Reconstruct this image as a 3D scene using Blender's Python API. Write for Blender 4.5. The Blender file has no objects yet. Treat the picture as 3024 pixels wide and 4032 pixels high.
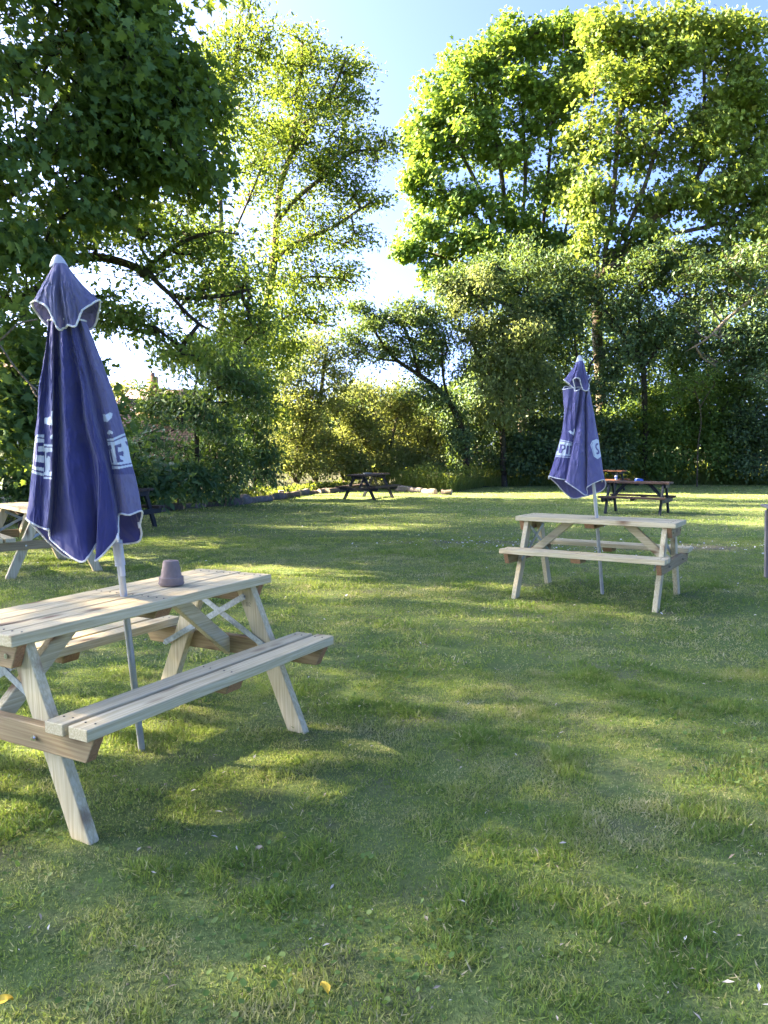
import bpy, bmesh, math, random
import numpy as np
from mathutils import Vector, Matrix
R = math.radians
random.seed(7); RNG = np.random.default_rng(11)
scene = bpy.context.scene

# ------------------------------------------------------------------ camera
CAM_H, PITCH, FPX = 1.4246, R(4.76), 3144.6          # focal length in pixels of the 3024 x 4032 frame
cd = bpy.data.cameras.new("camera"); cam = bpy.data.objects.new("camera", cd)
scene.collection.objects.link(cam); scene.camera = cam
cam.location = (0, 0, CAM_H); cam.rotation_euler = (R(90) - PITCH, 0, 0)
cd.sensor_fit = 'VERTICAL'; cd.sensor_height = 36; cd.lens = FPX / 4032 * 36
cd.clip_start = 0.05; cd.clip_end = 2000
# ------------------------------------------------------------------ light
SUN_AZ = R(-74)     # measured from +Y towards +X : left and a little ahead of the camera
SUN_EL = R(27)
SUN_POWER, SKY_POWER, EXPOSURE = 4.3, 0.068, 4.45
w = bpy.data.worlds.new("World"); scene.world = w; w.use_nodes = True
nt = w.node_tree; nt.nodes.clear()
sky = nt.nodes.new("ShaderNodeTexSky"); sky.sky_type = 'NISHITA'; sky.sun_disc = False
sky.sun_elevation = SUN_EL; sky.sun_rotation = SUN_AZ
sky.air_density = 0.25; sky.dust_density = 3.0; sky.ozone_density = 9.0
bg = nt.nodes.new("ShaderNodeBackground"); bg.inputs[1].default_value = SKY_POWER
wo = nt.nodes.new("ShaderNodeOutputWorld")
nt.links.new(sky.outputs[0], bg.inputs[0]); nt.links.new(bg.outputs[0], wo.inputs[0])
sd = bpy.data.lights.new("sun", 'SUN'); sd.energy = SUN_POWER; sd.angle = R(0.8); sd.color = (1.0, 0.90, 0.72)
sun = bpy.data.objects.new("sun", sd); scene.collection.objects.link(sun)
SUNV = Vector((math.sin(SUN_AZ) * math.cos(SUN_EL), math.cos(SUN_AZ) * math.cos(SUN_EL), math.sin(SUN_EL)))
sun.rotation_euler = SUNV.to_track_quat('Z', 'Y').to_euler(); sun.location = (-20, 10, 20)
vs = scene.view_settings; vs.view_transform = 'Standard'; vs.look = 'None'; vs.gamma = 1; vs.exposure = EXPOSURE
vs.use_white_balance = True; vs.white_balance_temperature = 7500; vs.white_balance_tint = 15     # the camera balanced for open shade
cy = scene.cycles
cy.max_bounces = 7; cy.diffuse_bounces = 4; cy.glossy_bounces = 2; cy.transmission_bounces = 4
cy.transparent_max_bounces = 4; cy.caustics_reflective = False; cy.caustics_refractive = False
cy.sample_clamp_indirect = 6; cy.use_denoising = True

# ------------------------------------------------------------------ helpers
SC = 3024 / 1659.0
CP, SP = math.cos(PITCH), math.sin(PITCH)
def gz(x, y):
    y = np.asarray(y, float)
    a = np.where(y < 8, 0.0, np.where(y < 24, -.0165 * (y - 8), -.3 + .036 * np.exp(-(np.maximum(y, 24) - 24) / 3)))
    return a
def ray(fx, fy):
    X, U = (fx - 1512) / FPX, (2016 - fy) / FPX
    return X, CP + U * SP, -SP + U * CP
def PF(fx, fy, d):                    # a point at world distance y = d seen at full-frame pixel (fx, fy)
    X, Y, Z = ray(fx, fy); k = d / Y
    return np.array([X * k, d, CAM_H + Z * k])
def P(px, py, d): return PF(px * SC, py * SC, d)
def G(fx, fy):                        # ground point seen at a full-frame pixel
    X, Y, Z = ray(fx, fy); k = 5.0
    for _ in range(60):
        k = 0.5 * k + 0.5 * (CAM_H - float(gz(X * k, Y * k))) / (-Z)
    return np.array([X * k, Y * k, float(gz(X * k, Y * k))])

def link(o, parent=None):
    scene.collection.objects.link(o)
    if parent is not None: o.parent = parent
    return o
def tag(o, label=None, cat=None, group=None, kind=None):
    if label: o['label'] = label
    if cat: o['category'] = cat
    if group: o['group'] = group
    if kind: o['kind'] = kind
    return o
def empty(name, loc=(0, 0, 0), rz=0):
    o = bpy.data.objects.new(name, None); o.empty_display_size = .2
    o.location = loc; o.rotation_euler = (0, 0, rz); return link(o)
def np_mesh(name, V, F, mats, parent=None, attrs=None, midx=None, smooth=False):
    """V (n,3); F a (m,k) array or a list of such arrays"""
    if not isinstance(F, (list, tuple)): F = [F]
    F = [np.asarray(f, np.int32) for f in F if len(f)]
    me = bpy.data.meshes.new(name)
    V = np.asarray(V, np.float32)
    me.vertices.add(len(V)); me.vertices.foreach_set("co", V.ravel())
    nl = sum(f.size for f in F); npoly = sum(len(f) for f in F)
    me.loops.add(nl); me.polygons.add(npoly)
    me.loops.foreach_set("vertex_index", np.concatenate([f.ravel() for f in F]))
    tot = np.concatenate([np.full(len(f), f.shape[1], np.int32) for f in F])
    st = np.concatenate([[0], np.cumsum(tot)[:-1]]).astype(np.int32)
    me.polygons.foreach_set("loop_start", st)
    if midx is not None: me.polygons.foreach_set("material_index", np.asarray(midx, np.int32))
    me.update(calc_edges=True)
    if smooth: me.polygons.foreach_set("use_smooth", np.ones(npoly, bool))
    for m in (mats if isinstance(mats, (list, tuple)) else [mats]): me.materials.append(m)
    for (an, typ, dom, data) in (attrs or []):
        a = me.attributes.new(an, typ, dom)
        a.data.foreach_set('vector' if typ == 'FLOAT_VECTOR' else ('color' if typ == 'FLOAT_COLOR' else 'value'), np.asarray(data, np.float32).ravel())
    o = bpy.data.objects.new(name, me)
    return link(o, parent)

def vnoise(x, y, s, seed=0):
    x = np.asarray(x) / s; y = np.asarray(y) / s
    xi, yi = np.floor(x).astype(np.int64), np.floor(y).astype(np.int64)
    fx, fy = x - xi, y - yi; fx = fx * fx * (3 - 2 * fx); fy = fy * fy * (3 - 2 * fy)
    def h(a, b):
        n = (a * 374761393 + b * 668265263 + seed * 1442695041) & 0xffffffff
        n = ((n ^ (n >> 13)) * 1274126177) & 0xffffffff
        return ((n ^ (n >> 16)) & 0xffff) / 65535.0
    return (h(xi, yi) * (1 - fx) + h(xi + 1, yi) * fx) * (1 - fy) + (h(xi, yi + 1) * (1 - fx) + h(xi + 1, yi + 1) * fx) * fy
def fbm(x, y, s, seed=0, o=4):
    t = 0; a = 1; tot = 0
    for i in range(o): t = t + a * vnoise(x, y, s / 2 ** i, seed + i * 7); tot += a; a *= .55
    return t / tot

# ------------------------------------------------------------------ materials
def mat(name):
    m = bpy.data.materials.new(name); m.use_nodes = True; n = m.node_tree; n.nodes.clear()
    o = n.nodes.new("ShaderNodeOutputMaterial")
    return m, n, o
def N(n, t, **k):
    x = n.nodes.new(t)
    for a, b in k.items():
        if a.startswith('i_'):
            x.inputs[int(a[2:]) if a[2:].isdigit() else a[2:].replace('_', ' ')].default_value = b
        else: setattr(x, a, b)
    return x
def ramp(n, fac, stops, interp='LINEAR'):
    r = n.nodes.new("ShaderNodeValToRGB"); r.color_ramp.interpolation = interp
    e = r.color_ramp.elements
    while len(e) > 1: e.remove(e[-1])
    e[0].position = stops[0][0]; e[0].color = (*stops[0][1], 1)
    for p, c in stops[1:]:
        k = e.new(p); k.color = (*c, 1)
    n.links.new(fac, r.inputs[0]); return r.outputs[0]
def noise(n, vec, scale, detail=3, rough=.5, sock='Fac'):
    t = N(n, "ShaderNodeTexNoise"); t.inputs['Scale'].default_value = scale
    t.inputs['Detail'].default_value = detail; t.inputs['Roughness'].default_value = rough
    if vec is not None: n.links.new(vec, t.inputs['Vector'])
    return t.outputs[sock]
def mix(n, fac, a, b, mode='MIX'):
    m = N(n, "ShaderNodeMix", data_type='RGBA', blend_type=mode)
    for s, v in ((0, fac), (6, a), (7, b)):
        if isinstance(v, (int, float)): m.inputs[s].default_value = v
        elif isinstance(v, tuple): m.inputs[s].default_value = (*v, 1)
        else: n.links.new(v, m.inputs[s])
    return m.outputs[2]
def math_(n, op, a, b=0.0):
    m = N(n, "ShaderNodeMath", operation=op)
    for s, v in ((0, a), (1, b)):
        if isinstance(v, (int, float)): m.inputs[s].default_value = v
        else: n.links.new(v, m.inputs[s])
    return m.outputs[0]
def bsdf(n, o, color, rough=.7, metal=0, spec=.3, bump=None, bstr=.3, bdist=.002):
    p = N(n, "ShaderNodeBsdfPrincipled")
    if isinstance(color, tuple): p.inputs['Base Color'].default_value = (*color, 1)
    else: n.links.new(color, p.inputs['Base Color'])
    if isinstance(rough, (int, float)): p.inputs['Roughness'].default_value = rough
    else: n.links.new(rough, p.inputs['Roughness'])
    p.inputs['Metallic'].default_value = metal
    p.inputs['Specular IOR Level'].default_value = spec
    if bump is not None:
        b = N(n, "ShaderNodeBump"); b.inputs['Strength'].default_value = bstr; b.inputs['Distance'].default_value = bdist
        n.links.new(bump, b.inputs['Height']); n.links.new(b.outputs[0], p.inputs['Normal'])
    n.links.new(p.outputs[0], o.inputs[0]); return p
def attr(n, name, sock='Fac'):
    a = N(n, "ShaderNodeAttribute"); a.attribute_name = name; return a.outputs[sock]
def mapping(n, vec, scale):
    m = N(n, "ShaderNodeMapping"); m.inputs['Scale'].default_value = scale; n.links.new(vec, m.inputs[0]); return m.outputs[0]

def wood_mat(name, light, dark, knot, rough=.75, grey=None, spec=.25):
    m, n, o = mat(name)
    g = attr(n, "grain", 'Vector')
    warp = noise(n, mapping(n, g, (1.2, 5, 5)), 1.5, 2)
    g2 = N(n, "ShaderNodeVectorMath", operation='ADD'); n.links.new(g, g2.inputs[0])
    cx = N(n, "ShaderNodeCombineXYZ"); n.links.new(math_(n, 'MULTIPLY', warp, .035), cx.inputs[1]); n.links.new(math_(n, 'MULTIPLY', warp, .03), cx.inputs[2])
    n.links.new(cx.outputs[0], g2.inputs[1])
    rings = noise(n, mapping(n, g2.outputs[0], (1.5, 75, 75)), 1.6, 4, .6)
    fine = noise(n, mapping(n, g, (8, 420, 420)), 1.0, 2, .6)
    blot = noise(n, mapping(n, g, (2.5, 10, 10)), 1.3, 3)
    col = ramp(n, rings, [(.38, dark), (.5, tuple(.5 * (a + b) for a, b in zip(light, dark))), (.60, light)])
    col = mix(n, ramp(n, blot, [(.35, (0, 0, 0)), (.75, (.55,) * 3)]), col, tuple(c * .72 for c in light))
    col = mix(n, math_(n, 'MULTIPLY', fine, .22), col, tuple(c * .5 for c in dark))
    vo = N(n, "ShaderNodeTexVoronoi"); vo.inputs['Scale'].default_value = 1.0; vo.inputs['Randomness'].default_value = 1
    n.links.new(mapping(n, g, (3.2, 9, 5)), vo.inputs['Vector'])
    kf = ramp(n, vo.outputs['Distance'], [(0.08, (1, 1, 1)), (.14, (.6, .6, .6)), (.26, (0, 0, 0))])
    col = mix(n, math_(n, 'MULTIPLY', kf, .85), col, knot)
    bsdf(n, o, col, rough, 0, spec, bump=math_(n, 'ADD', rings, math_(n, 'MULTIPLY', fine, .5)), bstr=.35, bdist=.0015)
    return m
M = {}
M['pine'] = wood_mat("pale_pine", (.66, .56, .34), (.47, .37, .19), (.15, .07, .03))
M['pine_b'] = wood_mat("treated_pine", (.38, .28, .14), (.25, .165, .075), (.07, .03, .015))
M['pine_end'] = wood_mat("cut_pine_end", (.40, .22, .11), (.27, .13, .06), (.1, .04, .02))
M['brown'] = wood_mat("brown_stained_wood", (.070, .046, .036), (.042, .027, .021), (.02, .012, .01), .6)
M['black'] = wood_mat("black_painted_wood", (.018, .024, .030), (.010, .014, .018), (.006, .008, .01), .55)
M['red'] = wood_mat("red_stained_wood", (.36, .155, .075), (.24, .09, .045), (.08, .03, .02), .6)
M['grey'] = wood_mat("weathered_grey_wood", (.25, .225, .20), (.155, .135, .12), (.06, .05, .045), .85)

def simple(name, c, rough=.6, metal=0, var=.25, scale=30, spec=.3):
    m, n, o = mat(name); tc = N(n, "ShaderNodeTexCoord")
    f = noise(n, tc.outputs['Object'], scale, 4, .6)
    col = ramp(n, f, [(.3, tuple(x * (1 - var) for x in c)), (.7, tuple(min(1, x * (1 + var)) for x in c))])
    bsdf(n, o, col, rough, metal, spec, bump=f, bstr=.15); return m
M['steel'] = simple("galvanised_steel", (.30, .34, .34), .45, .7, .3, 60)
M['bolt'] = simple("zinc_bolt", (.6, .6, .6), .25, 1, .1, 60)
M['alu'] = simple("aluminium_pole", (.42, .43, .42), .42, .6, .12, 14)
M['plastic'] = simple("grey_plastic", (.42, .44, .47), .5, 0, .12, 12)
M['screw'] = simple("dark_screw", (.05, .04, .035), .5, .3)
M['trim'] = simple("white_binding", (.62, .62, .60), .8, 0, .12, 40)
M['pot'] = simple("terracotta_faded", (.215, .165, .145), .85, 0, .16, 22)
M['pot_in'] = simple("terracotta_dark", (.10, .07, .06), .9)
M['bluecan'] = simple("blue_packet", (.05, .14, .50), .4)
M['white'] = simple("white_card", (.75, .72, .70), .6, 0, .05)
M['dish'] = simple("metal_dish", (.55, .56, .58), .35, .5)
M['ink'] = simple("black_marker", (.03, .03, .03), .7)

def cloth_mat(name, navy, faded, bias):
    m, n, o = mat(name); tc = N(n, "ShaderNodeTexCoord")
    f = noise(n, tc.outputs['Object'], 3.2, 4, .55); f2 = noise(n, tc.outputs['Object'], 900, 1)
    wear = attr(n, "wear")
    fac = math_(n, 'ADD', math_(n, 'MULTIPLY', f, .55), math_(n, 'ADD', wear, bias))
    col = ramp(n, fac, [(.25, navy), (.95, faded)])
    col = mix(n, attr(n, "print"), col, (.60, .66, .70))
    p = bsdf(n, o, col, .85, 0, .15, bump=f2, bstr=.12, bdist=.0006)
    p.inputs['Sheen Weight'].default_value = .25
    t = N(n, "ShaderNodeBsdfTranslucent"); n.links.new(col, t.inputs[0])
    ms = N(n, "ShaderNodeMixShader"); ms.inputs[0].default_value = .12
    n.links.new(p.outputs[0], ms.inputs[1]); n.links.new(t.outputs[0], ms.inputs[2]); n.links.new(ms.outputs[0], o.inputs[0])
    return m
M['cloth'] = cloth_mat("navy_canopy_cloth", (.044, .049, .165), (.20, .19, .30), -.04)
M['cloth2'] = cloth_mat("faded_canopy_cloth", (.085, .082, .215), (.19, .18, .32), 0.0)
M['vent'] = cloth_mat("faded_vent_cloth", (.075, .078, .175), (.18, .18, .29), .10)

def leaf_mat(name, stops, trans, tw=.42, rough=.5):
    m, n, o = mat(name)
    r = attr(n, "rnd")
    col = ramp(n, r, stops)
    p = bsdf(n, o, col, rough + .12, 0, .18)
    t = N(n, "ShaderNodeBsdfTranslucent")
    n.links.new(mix(n, .75, col, trans), t.inputs[0])
    ms = N(n, "ShaderNodeMixShader"); ms.inputs[0].default_value = tw
    n.links.new(p.outputs[0], ms.inputs[1]); n.links.new(t.outputs[0], ms.inputs[2]); n.links.new(ms.outputs[0], o.inputs[0])
    return m
YT = (.30, .36, .03)
M['l_maple'] = leaf_mat("maple_leaf", [(0, (0.039, 0.092, 0.035)), (.6, (0.072, 0.143, 0.046)), (.93, (0.117, 0.193, 0.054)), (1, (0.254, 0.252, 0.058))], (.24, .34, .03), .38)
M['l_ash'] = leaf_mat("light_leaf", [(0, (0.048, 0.110, 0.029)), (.6, (0.090, 0.166, 0.038)), (1, (0.166, 0.214, 0.047))], (.20, .29, .03), 0.36)
M['l_lime'] = leaf_mat("bright_leaf", [(0, (0.052, 0.109, 0.023)), (.6, (0.086, 0.153, 0.031)), (1, (0.147, 0.187, 0.043))], (.24, .32, .03), 0.36)
M['l_syc'] = leaf_mat("sycamore_leaf", [(0, (0.053, 0.125, 0.029)), (.6, (0.100, 0.185, 0.037)), (1, (0.158, 0.225, 0.050))], (.22, .32, .03), 0.34)
M['l_dark'] = leaf_mat("dark_leaf", [(0, (0.036, 0.076, 0.036)), (.6, (0.068, 0.122, 0.053)), (1, (0.124, 0.179, 0.071))], (.18, .26, .03), .25, .42)
M['l_haw'] = leaf_mat("hawthorn_leaf", [(0, (0.060, 0.098, 0.037)), (.6, (0.108, 0.153, 0.055)), (1, (0.203, 0.227, 0.093))], (.28, .34, .08), .38)
M['l_laurel'] = leaf_mat("laurel_leaf", [(0, (0.029, 0.077, 0.031)), (.7, (0.059, 0.125, 0.046)), (1, (0.114, 0.188, 0.052))], (.18, .28, .03), .25, .33)
M['l_bush'] = leaf_mat("bush_leaf", [(0, (0.054, 0.086, 0.028)), (.5, (0.108, 0.147, 0.041)), (1, (0.235, 0.223, 0.103))], (.32, .36, .06), 0.4)
M['l_yel'] = leaf_mat("yellow_green_leaf", [(0, (.065, .125, .028)), (.6, (.115, .180, .036)), (1, (.19, .205, .055))], (.25, .33, .04), .35)
M['l_far'] = leaf_mat("far_leaf", [(0, (.08, .12, .04)), (1, (.15, .18, .06))], (.30, .34, .06), .4)
M['l_nettle'] = leaf_mat("nettle_leaf", [(0, (.04, .085, .02)), (.6, (.08, .13, .03)), (1, (.20, .22, .07))], (.32, .38, .04), .4)
M['clover'] = leaf_mat("lawn_weed_leaf", [(0, (.045, .10, .025)), (.6, (.075, .15, .035)), (1, (.14, .20, .06))], (.20, .32, .04), .3)
M['yellowleaf'] = simple("yellow_fallen_leaf", (.62, .42, .04), .5, 0, .25, 60)
def bark_mat(name, a, b):
    m, n, o = mat(name); tc = N(n, "ShaderNodeTexCoord")
    f = noise(n, mapping(n, tc.outputs['Object'], (6, 6, 1.5)), 3, 5, .65)
    f2 = noise(n, tc.outputs['Object'], 1.2, 3)
    col = mix(n, ramp(n, f2, [(.45, (0,) * 3), (.7, (.5,) * 3)]), ramp(n, f, [(.3, a), (.7, b)]), (.05, .07, .03))
    bsdf(n, o, col, .9, 0, .1, bump=f, bstr=.8, bdist=.02); return m
M['bark'] = bark_mat("bark", (.035, .027, .020), (.12, .095, .07))
M['bark_l'] = bark_mat("light_bark", (.09, .07, .05), (.26, .21, .16))
M['bark_d'] = bark_mat("dark_bark", (.018, .015, .012), (.06, .048, .036))
M['log'] = bark_mat("old_log_bark", (.075, .062, .054), (.23, .20, .175))
M['log_d'] = bark_mat("brown_log_bark", (.06, .045, .038), (.17, .13, .105))
M['cutend'] = simple("cut_log_end", (.36, .29, .20), .85, 0, .3, 20)

# ------------------------------------------------------------------ ground
def ground_mats():
    m, n, o = mat("lawn_ground"); tc = N(n, "ShaderNodeTexCoord"); v = tc.outputs['Object']
    big = noise(n, v, .55, 5, .6); mid = noise(n, v, 3.2, 5, .65); fine = noise(n, v, 38, 4, .7); vf = noise(n, v, 160, 2, .7)
    c = ramp(n, fine, [(.25, (.060, .080, .030)), (.5, (.13, .175, .055)), (.75, (.22, .27, .09))])
    straw = ramp(n, vf, [(.3, (.085, .075, .045)), (.7, (.24, .21, .13))])
    c = mix(n, ramp(n, mid, [(.50, (0,) * 3), (.72, (.75,) * 3)]), c, straw)
    c = mix(n, ramp(n, big, [(.38, (0,) * 3), (.62, (.55,) * 3)]), c, (.060, .12, .03))
    earth = attr(n, "earth")
    c = mix(n, math_(n, 'MULTIPLY', earth, ramp(n, fine, [(.3, (.4,) * 3), (.6, (1,) * 3)])), c, ramp(n, vf, [(.3, (.075, .062, .05)), (.7, (.20, .17, .145))]))
    bsdf(n, o, c, .95, 0, .1, bump=math_(n, 'ADD', fine, math_(n, 'MULTIPLY', vf, .6)), bstr=.9, bdist=.02)
    s, n, o = mat("woodland_soil"); tc = N(n, "ShaderNodeTexCoord"); v = tc.outputs['Object']
    f = noise(n, v, 6, 6, .7)
    bsdf(n, o, ramp(n, f, [(.3, (.020, .020, .012)), (.55, (.04, .045, .02)), (.75, (.09, .07, .045))]), .95, 0, .1, bump=f, bstr=.8, bdist=.05)
    return m, s
M['lawn'], M['soil'] = ground_mats()
def earth_mask(x, y):
    def el(cx, cy, rx, ry): return np.clip(1.25 - ((x - cx) / rx) ** 2 - ((y - cy) / ry) ** 2, 0, 1)
    e = np.maximum(el(4.4, 11.6, 2.3, .55), el(1.6, 12.3, 1.9, .35) * .8)
    e = np.maximum(e, el(6.2, 10.9, 1.2, .3))
    n1 = fbm(x, y, .35, 5)
    small = np.clip((fbm(x, y, .30, 9, 5) - .66) * 6, 0, 1) * .6
    return np.maximum(e * np.clip((n1 - .3) * 3, 0, 1), small)
def lawn_z(x, y): return gz(x, y) + .012 * (fbm(x, y, .9, 3) - .5) * 2
xs = np.concatenate([np.linspace(-400, -14, 12), np.arange(-12, 14.01, .16), np.linspace(16, 400, 12)])
ys = np.concatenate([np.linspace(-60, -1, 6), np.arange(0, 14, .12), np.arange(14, 44, .4), np.linspace(46, 900, 16)])
XX, YY = np.meshgrid(xs, ys); nx, ny = len(xs), len(ys)
ZZ = lawn_z(XX, YY)
V = np.stack([XX.ravel(), YY.ravel(), ZZ.ravel()], 1)
idx = np.arange(nx * ny).reshape(ny, nx)
F = np.stack([idx[:-1, :-1], idx[:-1, 1:], idx[1:, 1:], idx[1:, :-1]], -1).reshape(-1, 4)
lawn = np_mesh("lawn", V, F, M['lawn'], attrs=[("earth", 'FLOAT', 'POINT', earth_mask(V[:, 0], V[:, 1]))], smooth=True)
tag(lawn, kind='structure')
# edge of the lawn: the log line on the left, then the far bank
EDGE = [(-11.5, 4.0), (-9.0, 12.0), (-7.1, 16.0)]
for fx, fy in ((600, 2018), (690, 2002), (800, 1992), (940, 1978), (1060, 1962), (1200, 1942), (1330, 1930), (1480, 1925), (1620, 1935), (1780, 1940)):
    p = G(fx, fy); EDGE.append((p[0], p[1]))
EDGE += [(4.2, 33.0), (8, 34.5), (13, 34.8), (20, 35.2), (40, 36)]
EDGE = np.array(EDGE)
def edge_far(x):      # y of the edge of the lawn for a given x (monotone part only)
    return np.interp(x, EDGE[:, 0], EDGE[:, 1])
bx = np.concatenate([np.linspace(-90, -11.6, 12), np.arange(-11.5, 40, .5), np.linspace(41, 90, 8)])
rows = []
for k, t in enumerate([0, .3, .8, 2, 5, 12, 30, 80, 260]):
    jit = .12 * (vnoise(bx, bx * 0, .8, 4) - .5) if k == 0 else 0
    y = np.where(bx < -11.5, 4.0, edge_far(bx)) + t + jit + .15
    rows.append(np.stack([bx, y, gz(bx, y) + (.004 if k == 0 else .02 + min(.25, .05 * t)) + .012], 1))
V = np.concatenate(rows); nx = len(bx); idx = np.arange(len(V)).reshape(-1, nx)
F = np.stack([idx[:-1, :-1], idx[:-1, 1:], idx[1:, 1:], idx[1:, :-1]], -1).reshape(-1, 4)
tag(np_mesh("woodland_ground", V, F, M['soil'], smooth=True), kind='structure')

# ------------------------------------------------------------------ instancing of small leaves as one mesh
def leaf_template(kind):
    if kind == 'oval':      # base, right, tip, left ; folded along the midrib
        v = np.array([[0, 0, 0], [.5, .26, .07], [1, 0, -.04], [.5, -.26, .07]])
        return v, [np.array([[0, 1, 2], [0, 2, 3]])]
    if kind == 'long':
        v = np.array([[0, 0, 0], [.5, .15, .04], [1, 0, -.10], [.5, -.15, .04]])
        return v, [np.array([[0, 1, 2], [0, 2, 3]])]
    if kind == 'round':
        v = np.array([[0, 0, 0], [.3, .36, .04], [.85, .3, .02], [1, 0, -.05], [.85, -.3, .02], [.3, -.36, .04]])
        return v, [np.array([[0, 1, 2, 3], [0, 3, 4, 5]])]
    if kind == 'maple':
        r = [(0, 0), (-.05, .22), (.18, .50), (.30, .26), (.62, .52), (.60, .20), (1.0, 0)]
        v = [(x, y, .18 * abs(y)) for x, y in r] + [(x, -y, .18 * abs(y)) for x, y in r[1:-1]]
        v = np.array(v, float); v[6, 2] = -.08
        return v, [np.array([[0, 6, 5, 4, 3, 2, 1], [0, 7, 8, 9, 10, 11, 6]])]
    if kind == 'blade':
        v = np.array([[0, .5, 0], [0, -.5, 0], [.55, .38, .0], [.55, -.38, 0], [1, 0, 0]])
        return v, [np.array([[0, 1, 3, 2]]), np.array([[2, 3, 4]])]
def frames(axis, normal):
    a = axis / np.linalg.norm(axis, axis=1, keepdims=True)
    n = normal - (normal * a).sum(1, keepdims=True) * a
    n = n / (np.linalg.norm(n, axis=1, keepdims=True) + 1e-9)
    return a, np.cross(n, a), n
def scatter(name, kind, pos, axis, normal, size, material, rnd, parent=None, width=None):
    v, fs = leaf_template(kind); k = len(v); n = len(pos)
    a, b, c = frames(axis, normal)
    size = size.reshape(-1, 1, 1); wd = size if width is None else width.reshape(-1, 1, 1)
    V = pos[:, None, :] + size * v[None, :, 0:1] * a[:, None, :] + wd * v[None, :, 1:2] * b[:, None, :] + size * v[None, :, 2:3] * c[:, None, :]
    off = (np.arange(n) * k)[:, None, None]
    F = [(f[None] + off).reshape(-1, f.shape[1]) for f in fs]
    rn = np.concatenate([np.repeat(rnd, len(f)) for f in fs])
    return np_mesh(name, V.reshape(-1, 3), F, material, parent, attrs=[("rnd", 'FLOAT', 'FACE', rn)])

# ------------------------------------------------------------------ trees
def tubes(segs, material, name, parent, sides=6):
    """segs: list of (p0, p1, r0, r1)"""
    A = np.array([s[0] for s in segs]); B = np.array([s[1] for s in segs])
    r0 = np.array([s[2] for s in segs]); r1 = np.array([s[3] for s in segs])
    d = B - A; L = np.linalg.norm(d, axis=1, keepdims=True) + 1e-9; d = d / L
    up = np.where(np.abs(d[:, 2:3]) > .9, np.array([[1., 0, 0]]), np.array([[0, 0, 1.]]))
    u = np.cross(d, up); u /= np.linalg.norm(u, axis=1, keepdims=True); v = np.cross(d, u)
    an = np.arange(sides) * 2 * np.pi / sides
    ring = np.cos(an)[None, :, None] * u[:, None, :] + np.sin(an)[None, :, None] * v[:, None, :]
    B2 = B + d * (r1 * .35)[:, None]; A2 = A - d * (r0 * .35)[:, None]
    V = np.concatenate([A2[:, None] + ring * r0[:, None, None], B2[:, None] + ring * r1[:, None, None]], 1)
    n = len(segs); off = (np.arange(n) * 2 * sides)[:, None, None]
    i = np.arange(sides); j = (i + 1) % sides
    f = np.stack([i, j, j + sides, i + sides], 1)[None] + off
    capA = np.arange(sides)[::-1][None] + off[:, 0]; capB = (np.arange(sides) + sides)[None] + off[:, 0]
    return np_mesh(name, V.reshape(-1, 3), [f.reshape(-1, 4), capA, capB], material, parent, smooth=False)

def subdiv(poly, step=.45, wob=.0):
    p = np.array([np.array(q, float) for q in poly])
    if len(p) > 2:                      # round the corners of a hand-placed limb
        q = np.vstack([p[:1], p, p[-1:]]); o2 = []
        for i in range(1, len(q) - 2):
            for f in (0, .25, .5, .75):
                o2.append(.5 * (2 * q[i] + (q[i + 1] - q[i - 1]) * f + (2 * q[i - 1] - 5 * q[i] + 4 * q[i + 1] - q[i + 2]) * f * f + (-q[i - 1] + 3 * q[i] - 3 * q[i + 1] + q[i + 2]) * f ** 3))
        poly = o2 + [p[-1]]
    out = [np.array(poly[0], float)]
    for a, b in zip(poly[:-1], poly[1:]):
        a = np.array(a, float); b = np.array(b, float); n = max(1, int(round(np.linalg.norm(b - a) / step)))
        for i in range(1, n + 1):
            out.append(a + (b - a) * i / n + (RNG.normal(0, wob, 3) if wob and i < n else 0))
    return out
COVER, PER, SPR, BR = 1.55, 1.7, .90, .74
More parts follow.
